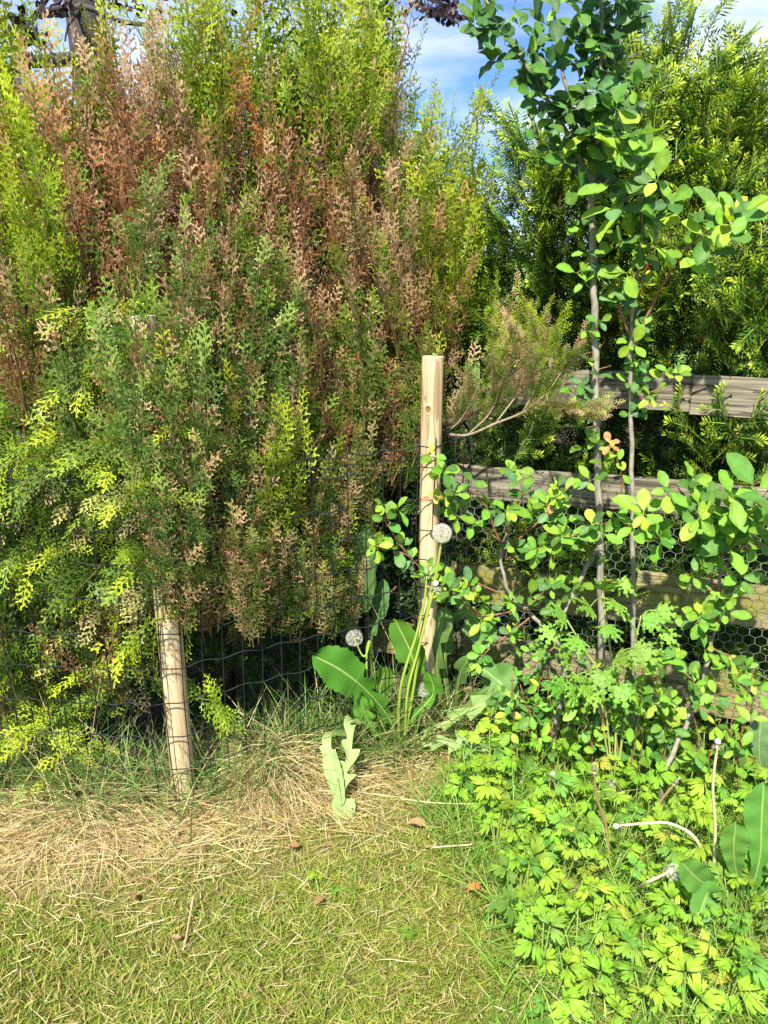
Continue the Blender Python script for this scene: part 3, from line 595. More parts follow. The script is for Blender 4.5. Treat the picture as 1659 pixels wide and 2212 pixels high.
def arching(kind, L=0.30):
    """stem rises and nods over, with broad flat fronds hanging off it; grows along +Z, nods toward -Y"""
    cb, ct = [np.array(c) for c in PALT[kind]]; g = G(); us = np.linspace(0, 1, 10)
    P = lambda u: np.array([0.03 * math.sin(3 * u), -0.35 * L * u * u, L * (u - 0.28 * u * u)])
    g.tube([P(u) for u in us], lerp(0.0030, 0.001, us), 4, np.array((0.22, 0.20, 0.05)), cap=False)
    nf = int(L / 0.028); sd = 1
    for i in range(nf):
        u = 0.1 + 0.85 * i / nf; sd = -sd
        d = nrm(np.array([sd * R.uniform(0.6, 1.1), -R.uniform(0.1, 0.8), R.uniform(-0.15, 0.6)])); nn = np.array([R.normal(0, 0.3), -0.55, 0.8]) + R.normal(0, 0.25, 3)
        frond(g, P(u), d, nn, R.uniform(0.09, 0.16) * (1.15 - 0.55 * u), cb * R.uniform(0.8, 1.2), lerp(cb, ct, R.uniform(0.75, 1.05) * (0.5 + 0.55 * u)) if R.random() > 0.12 else np.array(PALT['tan'][1]), 1.15, 0.28, 0.85)
    frond(g, P(0.98), P(1) - P(0.9), np.array([0, -0.5, 0.8]), 0.09, lerp(cb, ct, 0.5), ct, 1.0, 0.25, 1.15)
    return g
def lowfrond(kind):
    cb, ct = [np.array(c) for c in PALT[kind]]; g = G()
    for i in range(4):
        a = R.uniform(0, 6.28); frond(g, np.array([0, 0, 0.03 * i]), np.array([math.cos(a) * 0.6, math.sin(a) * 0.6, 0.8]), R.normal(size=3), R.uniform(0.10, 0.16), cb, ct, 0.55, 0.15, 1.6)
    return g
TH = {}
for kd in PALT:
    if kd == 'dark': continue
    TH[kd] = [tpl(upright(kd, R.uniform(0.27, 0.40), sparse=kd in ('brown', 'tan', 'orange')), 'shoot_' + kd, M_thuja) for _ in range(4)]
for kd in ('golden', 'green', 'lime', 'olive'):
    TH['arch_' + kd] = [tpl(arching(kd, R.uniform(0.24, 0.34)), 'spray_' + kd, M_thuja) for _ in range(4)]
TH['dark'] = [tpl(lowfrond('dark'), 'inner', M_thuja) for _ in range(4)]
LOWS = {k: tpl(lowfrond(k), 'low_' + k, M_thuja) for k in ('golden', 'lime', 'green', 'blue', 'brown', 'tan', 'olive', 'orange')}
for k, L_ in TH.items():
    for q in L_:
        kk = k.replace('arch_', '')
        if kk in LOWS: q['low'] = LOWS[kk]

RIGHT = [(-200, 800), (0, 815), (100, 825), (200, 840), (280, 860), (330, 905), (400, 975), (470, 1030), (540, 1070), (650, 1085), (720, 1075), (800, 985), (950, 970), (1040, 900), (1090, 800), (1200, 765), (1300, 745), (1400, 720), (1700, 700)]
BOTT = [(-500, 1500), (150, 1500), (250, 1490), (340, 1450), (380, 1390), (450, 1370), (560, 1350), (650, 1340), (720, 1310), (800, 1200), (830, 1090), (900, 1030), (970, 960), (1100, 800)]
TOPL = [(-300, 180), (0, 190), (60, 150), (130, 160), (230, 170), (330, 150), (420, 30), (520, -30), (800, -20), (860, 60), (1100, 60)]
def interp(tb, v): a = np.array(tb, float); return float(np.interp(v, a[:, 0], a[:, 1]))
def hedge_front(x, z):
    m_ = 1.885 + 0.485 * (x + 0.59) if x > -0.59 else 1.885 - 0.05 * (x + 0.59)
    return m_ + 0.075 + 0.06 * math.sin(7 * x + 3 * z) + 0.055 * math.sin(36 * x + 5 * math.sin(3.1 * z) + 1) + 0.035 * math.sin(17 * z + 9 * x) + max(0, z - 1.0) * 0.24 + 0.11 * min(1, max(0, (x + 0.42) / 0.3))
def hedge_point(px, py, dep):
    Y = 2.1
    for _ in range(6):
        p = at(px, py, Y); Y = hedge_front(p[0], p[2]) + dep
    return at(px, py, Y)
BROWN = [(105, 230), (200, 160), (330, 150), (400, 280), (490, 190), (600, 300), (700, 320), (780, 280), (840, 400), (870, 580), (780, 640), (640, 580), (520, 590), (420, 540), (330, 560), (200, 530), (110, 430)]
ORANGE = [(470, 150), (520, 150), (600, 310), (640, 340), (600, 400), (540, 330)]
SEEDX = R.uniform(-260, 1120, 420); SEEDY = R.uniform(-120, 1700, 420); SEEDK = [None] * 420
def kind_for(px, py):
    i = int(np.argmin((SEEDX - px) ** 2 + ((SEEDY - py) * 0.45) ** 2))
    if SEEDK[i] is None: SEEDK[i] = kind_pick(SEEDX[i], SEEDY[i])
    return SEEDK[i] if R.random() < 0.72 else kind_pick(px, py)
def kind_pick(px, py):
    jx = px + R.normal(0, 20); jy = py + R.normal(0, 20)
    def pick(*kw):
        w = np.array([b for a, b in kw], float); return kw[R.choice(len(kw), p=w / w.sum())][0]
    if inpoly(jx, jy, BROWN): return pick(('brown', 52), ('tan', 34), ('olive', 6), ('lime', 2), ('green', 5), ('orange', 3))
    if jy < 480 and jx < 150: return pick(('lime', 4), ('golden', 5), ('arch_golden', 1), ('tan', 0.5))
    if jy < 420 and jx < 860: return pick(('lime', 7), ('golden', 4), ('green', 2), ('brown', 0.6), ('tan', 0.4))
    if jx > 850 and jy < 600: return pick(('golden', 5), ('lime', 5), ('green', 2), ('olive', 0.6))
    if jx > 840 and jy >= 560: return pick(('olive', 4), ('green', 3), ('tan', 2), ('brown', 2), ('lime', 1))
    if jx < 240 and jy < 620: return pick(('lime', 3), ('golden', 2), ('green', 4), ('brown', 1), ('arch_lime', 2), ('tan', 1))
    if jx < 320 and jy >= 560: return pick(('arch_golden', 2.0), ('arch_lime', 1.2), ('arch_green', 5.5), ('arch_olive', 0.9), ('tan', 0.9), ('green', 2.5), ('brown', 0.8))
    if jx < 420 and jy >= 1150: return pick(('arch_golden', 1.5), ('arch_green', 3), ('arch_olive', 0.7), ('blue', 2))
    if jy < 720: return pick(('green', 4), ('olive', 2), ('brown', 3), ('tan', 2), ('blue', 1.2))
    if jx < 620 and jy < 1150: return pick(('blue', 6), ('green', 3), ('olive', 1.5), ('brown', 0.9), ('lime', 1))
    if jy < 1000: return pick(('olive', 4), ('green', 4), ('tan', 2), ('brown', 2), ('blue', 1))
    return pick(('olive', 4), ('blue', 3), ('green', 2), ('tan', 1), ('lime', 1), ('brown', 1))

def trunk_and_limbs(t, base, top, r, mat, nl, reach, seed):
    rr = np.random.default_rng(seed); g = G(); n = 8
    path = np.array([lerp(np.array(base), np.array(top), u) + np.array([0.03 * math.sin(4 * u + seed), 0.02 * math.cos(3 * u), 0]) for u in np.linspace(0, 1, n)])
    g.tube(path, lerp(r, r * 0.25, np.linspace(0, 1, n)), 8); link('trunk', g.mesh('trunk', mat, True), t)
    for i in range(nl):
        u = 0.12 + 0.8 * i / nl; p0 = lerp(np.array(base), np.array(top), u); a = rr.uniform(math.pi * 1.05, math.pi * 1.95)
        q = p0 + np.array([math.cos(a), math.sin(a), rr.uniform(0.3, 0.9)]) * reach * rr.uniform(0.6, 1)
        mid = (p0 + q) / 2 + np.array([0, 0, -0.04]); g = G(); pa = smooth_path([p0, mid, q], 4)
        g.tube(pa, lerp(r * 0.35, 0.003, np.linspace(0, 1, len(pa))), 6); link('branch', g.mesh('branch', mat, True), t)

def thuja_hedge():
    specs = [('golden thuja at the left end of the hedge, yellow sprays arching over the mesh', -1.10, 2.30, lambda px: px < 215),
             ('thuja with a big browned dead patch near its top, behind the half-hidden post', -0.55, 2.48, lambda px: px < 445),
             ('tall thuja with lime-green top shoots and brown middle, in the middle of the hedge', -0.18, 2.66, lambda px: px < 690),
             ('thuja with rusty brown shoulder just behind the bare pale post', 0.12, 2.80, lambda px: px < 872),
             ('smaller golden thuja at the right end of the hedge, thin leaders against the sky', 0.38, 2.86, lambda px: True)]
    plants = []
    for i, (lab, x, y, f) in enumerate(specs):
        t = thing('thuja_tree', (x, y, 0), lab, 'conifer', 'thuja trees of the hedge')
        trunk_and_limbs(t, (x, y, 0), (x + 0.02, y + 0.1, [1.8, 1.9, 1.95, 1.75, 1.4][i]), 0.04, M_cbark, 12, [0.38, 0.38, 0.36, 0.3, 0.14][i], i + 3)
        plants.append((Plant(t, 'leafy_shoot', 'foliage', M_thuja), f))
    def put(px, py, dep, kd=None, sc=None, tilt=None, lean=None):
        kd = kd or kind_for(px, py - 165); T_ = TH[kd][R.integers(len(TH[kd]))]; p = hedge_point(px, py, dep)
        arch = kd.startswith('arch')
        if arch: d = np.array([R.normal(0, 0.55) - (0.25 if px < 400 else 0), -R.uniform(0.25, 0.9), R.uniform(0.15, 1.0)]); nn = np.array([R.normal(0, 0.25), 1.0, 0.3])
        else: d = np.array([R.normal(0, 0.16), -abs(R.normal(0.12, 0.13)), 1.0]); nn = np.array([R.normal(0, 0.8), -1, 0])
        if lean is not None: d = d + lean
        s = sc or R.uniform(0.75, 1.15)
        if arch: p = p + np.array([0, 0.10, -0.05])
        for P_, f in plants:
            if f(px + R.normal(0, 18)): P_.add(T_, frame(d, nn), p, s); break
    N = 0
    while N < 1330:
        px = R.uniform(-230, 1090); py = R.uniform(-200, 1660)
        # the shoot's foot is below the point it covers
        if px > min(interp(RIGHT, py - 40) - 12, interp(RIGHT, py - 170) + 15) or py > interp(BOTT, px) + (25 if px < 350 else 0): continue
        if px < 0 and R.random() < 0.6: continue
        if px < 330 and py > 800 and R.random() < 0.3: continue
        if py < interp(TOPL, px) + 225 + R.normal(0, 30): continue
        dep = abs(R.normal(0, 0.07)) + (0.0 if R.random() < 0.75 else 0.13)
        # keep the upper half of the left post half visible
        if 290 < px < 345 and 720 < py < 880 and R.random() < 0.55: dep = max(dep, 0.16)
        elif 290 < px < 440 and 880 < py < 1340: dep = -0.03 + 0.3 * dep
        if 345 < px < 425 and 1370 < py < 1600: continue
        put(px, py + R.uniform(0, 60), dep); N += 1
    # leaders standing out against the sky
    for (px, py, kd, s, lx) in [(930, 450, 'golden', 1.0, 0.12), (950, 400, 'lime', 0.75, 0.2), (905, 430, 'lime', 0.8, 0.0), (985, 520, 'golden', 0.8, 0.1), (1030, 580, 'lime', 0.8, 0.15),
                                (1000, 560, 'golden', 0.9, 0.12), (870, 420, 'lime', 0.9, 0.0), (1060, 520, 'green', 0.6, 0.3), (805, 290, 'lime', 0.9, 0.02), (790, 250, 'lime', 0.9, 0.0), (560, 170, 'lime', 1, 0), (640, 160, 'lime', 1, 0),
                                (720, 190, 'lime', 1, 0), (480, 180, 'lime', 1, 0), (400, 270, 'golden', 1, 0), (310, 330, 'tan', 1, 0), (230, 350, 'lime', 1, 0), (150, 370, 'golden', 1, 0), (60, 330, 'golden', 1.1, 0), (20, 380, 'golden', 1.1, 0), (110, 400, 'golden', 1, 0)]:
        put(px, py, R.uniform(0.02, 0.2), kd, s, lean=np.array([lx, 0, 0])); put(px + R.normal(0, 20), py + 30, R.uniform(0.05, 0.25), kd, s * 0.9, lean=np.array([lx, 0, 0]))
    for _ in range(110):
        put(R.uniform(400, 755), R.uniform(1190, 1400), R.uniform(-0.06, 0.05), ['olive', 'blue', 'olive', 'green', 'tan'][R.integers(5)], R.uniform(0.55, 0.85))
    # showy golden sprays in front
    for (px, py, s) in [(130, 960, 1.1), (230, 1010, 1.1), (60, 1100, 1.1), (180, 1150, 1.0), (290, 1130, 1.0), (80, 1240, 1.1), (300, 1430, 1.15), (380, 1470, 1.1), (240, 1440, 1.1), (90, 1460, 1.1), (150, 1570, 1.0), (40, 1570, 0.9), (180, 1640, 0.9), (110, 1000, 1.1), (320, 790, 0.9), (340, 880, 0.9), (300, 1030, 0.9), (440, 920, 0.6), (60, 650, 0.8)]:
        put(px, py + 45, -0.07, 'arch_golden', s * 0.85)
        if R.random() < 0.5: put(px + R.normal(0, 20), py + 70, 0.0, 'arch_green', s * 0.8)
    for (px, py) in [(310, 690), (330, 660), (290, 650), (330, 950), (350, 1010), (340, 1080), (365, 1130), (355, 1200), (380, 1250), (360, 1290), (330, 1180), (390, 1190), (345, 900), (375, 1060), (480, 870), (490, 930), (470, 1010), (440, 850), (700, 800), (520, 1200), (500, 1100), (380, 1090)]:
        put(px, py, -0.06, 'blue', 0.85)
    for (px, py) in [(500, 260), (565, 380), (590, 390), (520, 300)]: put(px, py, -0.03, 'orange', 0.7)
    for P_, f in plants: P_.finish(300)
    # inner growth, the shade inside the hedge put into its dark leaf colour
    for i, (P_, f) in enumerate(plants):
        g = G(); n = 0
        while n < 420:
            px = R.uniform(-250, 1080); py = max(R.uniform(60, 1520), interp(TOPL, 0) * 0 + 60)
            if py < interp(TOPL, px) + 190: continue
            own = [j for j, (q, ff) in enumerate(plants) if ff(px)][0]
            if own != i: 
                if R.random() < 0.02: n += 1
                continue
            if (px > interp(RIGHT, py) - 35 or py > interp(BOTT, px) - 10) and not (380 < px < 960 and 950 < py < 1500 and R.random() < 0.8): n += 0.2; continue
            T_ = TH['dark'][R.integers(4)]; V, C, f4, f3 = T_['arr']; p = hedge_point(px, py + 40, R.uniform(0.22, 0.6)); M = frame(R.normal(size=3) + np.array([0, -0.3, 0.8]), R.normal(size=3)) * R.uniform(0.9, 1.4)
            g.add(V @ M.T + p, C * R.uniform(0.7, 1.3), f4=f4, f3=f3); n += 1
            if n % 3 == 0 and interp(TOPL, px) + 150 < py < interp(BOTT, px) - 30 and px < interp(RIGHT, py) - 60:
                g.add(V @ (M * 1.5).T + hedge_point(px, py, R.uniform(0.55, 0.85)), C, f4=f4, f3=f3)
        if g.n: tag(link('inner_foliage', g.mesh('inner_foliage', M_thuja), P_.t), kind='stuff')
    # the low branch reaching out over the fence, bare below, leafy at its end
    t = plants[-1][0].t
    main = [at(960, 938, 2.40), at(1010, 940, 2.30), at(1070, 915, 2.24), at(1130, 890, 2.21), at(1180, 850, 2.19), at(1215, 800, 2.17)]
    limbs = [(main, 0.0055), ([main[1], at(1060, 890, 2.27), at(1085, 820, 2.25), at(1100, 760, 2.26)], 0.0035), ([main[0], at(1000, 900, 2.36), at(1050, 800, 2.33), at(1090, 720, 2.32)], 0.003), ([main[3], at(1160, 830, 2.20), at(1170, 760, 2.2)], 0.003), ([main[2], at(1130, 830, 2.24), at(1150, 740, 2.24)], 0.0028), ([main[4], at(1190, 880, 2.15), at(1230, 900, 2.12)], 0.002)]
    for pts, r in limbs:
        g = G(); pa = smooth_path(pts, 5); g.tube(pa, lerp(r, 0.0014, np.linspace(0, 1, len(pa))), 6); link('bare_branch', g.mesh('bare_branch', M_cgrey, True), t)
        for k in range(2, len(pa), 1):
            if pts is main and k < len(pa) * 0.55: continue
            for rep in range(2):
                kd = ['olive', 'green', 'lime', 'tan', 'olive', 'golden'][R.integers(6)] if k > len(pa) * 0.5 else ['olive', 'tan', 'green'][R.integers(3)]
                T_ = TH[kd][R.integers(4)]; dd = nrm(pa[min(k + 1, len(pa) - 1)] - pa[k - 1]) + np.array([R.normal(0, 0.5), R.normal(0, 0.3), 0.55])
                link('leafy_shoot', T_['mesh'], t, mat4(frame(dd, np.array([R.normal(0, 0.5), -1, 0.2])), pa[k], R.uniform(0.28, 0.45)))
thuja_hedge()

# ------------------------------------------------------------------ yew
def yew_twig(g, o, d, n, L, cb, ct, dens=1.0):
    d = nrm(d); n = nrm(n - d * (np.asarray(n) @ d)); s = np.cross(n, d); bend = R.uniform(-0.15, 0.3)
    P = lambda u: o + d * L * u - n * bend * L * u * u
    g.tube([P(0), P(0.5), P(1)], [0.0016, 0.0013, 0.0008], 3, lerp(cb, ct, 0.4), cap=False)
    m = max(6, int(L / 0.0046 * dens)); sd = 1
    for i in range(m):
        u = (i + 0.5) / m; sd = -sd; a = 0.95 - 0.45 * u ** 3 + R.uniform(-0.15, 0.15); up = R.uniform(-0.15, 0.45)
        dd = nrm(d * math.cos(a) + s * sd * math.sin(a) + n * up); ln = R.uniform(0.022, 0.031) * (1 - 0.45 * u ** 3) * min(1, 0.6 + 2 * u)
        c = lerp(cb, ct, min(1, max(0, (u - 0.40) * 2.0))) * R.uniform(0.85, 1.15)
        nn = nrm(n + s * sd * R.uniform(-0.4, 0.4)); g.rhomb(P(u), dd, nn, ln, 0.0056, c * 0.9, c * 1.08, 0.5)
def yew_shoot(L, cb, ct):
    cb = np.array(cb); ct = np.array(ct); g = G(); n = np.array([0, -1.0, 0.0]); z = np.array([0, 0, 1.0])
    P = lambda u: np.array([0.02 * math.sin(3 * u), -0.12 * L * u * u, L * u])
    g.tube([P(u) for u in np.linspace(0, 1, 5)], lerp(0.003, 0.0012, np.linspace(0, 1, 5)), 4, (0.14, 0.11, 0.05), cap=False)
    k = R.integers(5, 8)
    for i in range(k):
        u = 0.15 + 0.75 * i / k; sd = 1 if i % 2 else -1
        yew_twig(g, P(u), np.array([sd * R.uniform(0.5, 0.9), -R.uniform(0, 0.6), R.uniform(0.5, 1)]), n + R.normal(0, 0.3, 3), R.uniform(0.06, 0.11) * (1.15 - 0.5 * u), cb, ct)
    for u in (0.05, 0.4, 0.7): yew_twig(g, P(u), P(u + 0.2) - P(u), n + R.normal(0, 0.3, 3), L * 0.33, cb, lerp(cb, ct, 0.35 + 0.65 * (u > 0.6)))
    return g
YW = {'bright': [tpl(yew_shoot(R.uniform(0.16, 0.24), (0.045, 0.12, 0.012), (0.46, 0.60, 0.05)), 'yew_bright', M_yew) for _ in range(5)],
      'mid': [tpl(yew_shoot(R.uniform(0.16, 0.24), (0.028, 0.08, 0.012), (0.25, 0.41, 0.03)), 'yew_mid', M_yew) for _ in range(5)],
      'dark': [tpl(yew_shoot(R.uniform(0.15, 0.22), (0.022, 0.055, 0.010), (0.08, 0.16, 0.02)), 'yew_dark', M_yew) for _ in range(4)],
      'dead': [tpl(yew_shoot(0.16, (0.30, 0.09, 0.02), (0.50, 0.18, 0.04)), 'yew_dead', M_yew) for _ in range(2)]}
YOUT = [(1140, 300), (1230, 250), (1300, 330), (1350, 100), (1420, 120), (1490, 60), (1545, 130), (1590, 240), (1659, 190), (1950, 150), (1950, 1720), (980, 1720), (960, 1150), (1000, 930), (1085, 860), (1095, 680), (1085, 560), (1110, 450)]
def yew_front(x, z): return FY(x) + 0.12 + max(0, z - 0.9) * 0.22 + 0.07 * math.sin(5 * x + 4 * z) + 0.04 * math.sin(11 * x - 5 * z)
def yew_point(px, py, dep):
    Y = 2.6
    for _ in range(6):
        p = at(px, py, Y); Y = yew_front(p[0], p[2]) + dep
    return at(px, py, Y)
def yews():
    specs = [('dark yew with spiky nodding shoots, between the hedge and the slim grey trunk', 0.62, 2.95, lambda px: px < 1290),
             ('broad yew with bright new tips rising behind the board fence', 1.05, 2.85, lambda px: px < 1520),
             ('yew at the right edge, glossy dark below and yellow-green above', 1.55, 2.70, lambda px: True)]
    pl = []
    for i, (lab, x, y, f) in enumerate(specs):
        t = thing('yew_bush', (x, y, 0), lab, 'yew', 'yews behind the board fence'); trunk_and_limbs(t, (x, y, 0), (x, y + 0.15, 1.9), 0.04, M_cbark, 12, 0.36, 40 + i); pl.append((Plant(t, 'needle_shoot', 'needles', M_yew), f))
    def put(px, py, dep, kd, s, d=None):
        p = yew_point(px, py, dep); T_ = YW[kd][R.integers(len(YW[kd]))]
        if d is None: d = np.array([R.normal(0, 0.45), -abs(R.normal(0.45, 0.3)), R.uniform(0.35, 1.0)])
        for P_, f in pl:
            if f(px): P_.add(T_, frame(d, np.array([R.normal(0, 0.4), -0.7, 0.7])), p, s); break
    N = 0
    while N < 1500:
        px = R.uniform(960, 1860); py = R.uniform(100, 1640)
        if not inpoly(px, py, YOUT) or not inpoly(px, py - 70, YOUT): continue
        if px > 1659 and R.random() < 0.7: continue
        low = py > 780
        kd = 'dark' if R.random() < (0.45 if low else 0.08) else ('mid' if R.random() < (0.75 if low else 0.35) else 'bright')  # more dark shoots low down: shade behind the boards put into needle colour
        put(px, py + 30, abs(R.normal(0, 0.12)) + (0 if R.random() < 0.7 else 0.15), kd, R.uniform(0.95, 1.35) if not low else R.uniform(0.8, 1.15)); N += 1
    for (px, py, dx_, s) in [(1150, 330, -0.7, 1.2), (1130, 300, -0.8, 1.0), (1185, 380, -0.5, 1.2), (1120, 480, -0.6, 1.0), (1400, 170, 0.2, 1.1), (1440, 120, 0.3, 1.0), (1480, 130, 0.1, 1.1), (1500, 170, 0.2, 1.1), (1360, 120, 0, 1), (1610, 260, 0.4, 1), (1650, 230, 0.4, 1), (1550, 220, 0.2, 1), (1100, 560, -0.5, 0.9), (1110, 640, -0.4, 0.9), (1170, 430, -0.6, 1)]:
        put(px, py, 0.05, 'mid' if R.random() < 0.4 else 'bright', s, np.array([dx_, -0.25, 0.8]))
    for (px, py, s) in [(1560, 1000, 1.2), (1600, 960, 1.1), (1500, 980, 1.0), (1540, 1060, 1.1), (1620, 1050, 1.0), (1110, 1000, 1.0), (1150, 1005, 0.9), (1580, 1040, 1.1)]: put(px, py, -0.13, 'bright', s)
    for (px, py) in [(1370, 690), (1385, 650), (1310, 760)]: put(px, py, -0.05, 'dead', 0.7, np.array([0.1, -0.2, 1]))
    for P_, f in pl: P_.finish(300)
yews()

# ------------------------------------------------------------------ plum trees
def ov_leaf(W=0.62, curl=0.3, fold=0.25, tip=0.12, wave=0.0, serr=0.04):
    """leaf of length 1 along +Z, face normal -Y"""
    us = [0, 0.07, 0.17, 0.30, 0.45, 0.60, 0.74, 0.86, 0.94, 1.0]; wd = [0.03, 0.20, 0.48, 0.76, 0.95, 1.0, 0.90, 0.66, 0.38, 0.0]; g = G(); V = []; C = []
    for i, (u, w) in enumerate(zip(us, wd)):
        for j in (-1, 0, 1):
            hw = W / 2 * w * (1 + serr * (1 if i % 2 else -1) * (abs(j) == 1))
            y = curl * (u * u - 0.15) * 0.45 - fold * abs(j) * hw + wave * math.sin(9 * u + 2 * j) * hw * abs(j)
            V.append([j * hw, y, u - (tip * 0.0)]); C.append((1.2, 1.15, 1.15) if j == 0 else ((1, 1, 1) if abs(j) < 1 else (0.94, 0.96, 0.94)))
    f = [[i * 3 + j, i * 3 + j + 1, i * 3 + 4 + j, i * 3 + 3 + j] for i in range(9) for j in range(2)]
    g.add(V, np.array(C), f4=f); w0 = 0.012
    g.add([[-w0, 0.0, -0.16], [w0, 0, -0.16], [w0, -curl * 0.06, 0.02], [-w0, -curl * 0.06, 0.02]], (1.2, 0.9, 0.7), f4=[[0, 1, 2, 3]])
    return g
LF = [tpl(ov_leaf(R.uniform(0.48, 0.64), R.uniform(-0.1, 0.75), R.uniform(0.05, 0.5), 0, R.uniform(0, 0.35)), 'leaf', M_leaf, True) for _ in range(12)]
PC_ = {'mature': (0.085, 0.20, 0.034), 'bright': (0.17, 0.34, 0.035), 'young': (0.30, 0.45, 0.045), 'dark': (0.05, 0.135, 0.04), 'red': (0.48, 0.20, 0.09), 'grey': (0.10, 0.20, 0.07)}
def leaf_col(w):
    k = list(w); p = np.array([w[a] for a in k], float); return np.array(PC_[k[R.choice(len(k), p=p / p.sum())]]) * R.uniform(0.85, 1.18)
def leaf_at(P_, p, out, size, w, face=None):
    """one leaf at p; out = direction it points, face = where its upper side looks"""
    d = nrm(nrm(out) + R.normal(0, 0.28, 3)); f = (face if face is not None else np.array([0.15, -0.65, 0.85])) + R.normal(0, 0.38, 3)
    P_.add(LF[R.integers(len(LF))], frame(d, -(-f)) if False else frame_leaf(d, f), p + d * size * 0.16, size, leaf_col(w))
def frame_leaf(d, f):
    M = frame(d, -np.asarray(f)); return M
def rosette(P_, p, k, size, w, axis=None, face=None):
    ax = nrm(axis if axis is not None else np.array([R.normal(0, 0.4), -0.6, 0.5])); a0 = R.uniform(0, 6.28)
    u = nrm(np.cross(ax, [0.2, 0.3, 0.9])); v = np.cross(ax, u)
    for i in range(k):
        a = a0 + i * 2.4; o = nrm((u * math.cos(a) + v * math.sin(a)) + ax * R.uniform(0.0, 0.7)); leaf_at(P_, p, o, size * R.uniform(0.62, 1.08), w, nrm(ax) * 0.9 + (face if face is not None else np.array([0.1, -0.4, 0.6])))
def branch(t, pts, r0, r1, mat, name='branch', sides=7):
    g = G(); pa = smooth_path(pts, 6); pa = pa + np.stack([0.002 * np.sin(np.arange(len(pa)) * 1.7), 0.002 * np.cos(np.arange(len(pa)) * 1.3), np.zeros(len(pa))], 1)
    g.tube(pa, lerp(r0, r1, np.linspace(0, 1, len(pa))), sides); link(name, g.mesh(name, mat, True), t); return pa
def along(P_, pa, u0, u1, n, k, size, w, spread=0.015, axis=None, face=None):
    for i in range(n):
        u = lerp(u0, u1, (i + R.random()) / n); p = pa[min(len(pa) - 1, int(u * (len(pa) - 1)))] + R.normal(0, spread, 3); rosette(P_, p, R.integers(k[0], k[1] + 1), size * R.uniform(0.8, 1.15), w, axis, face)

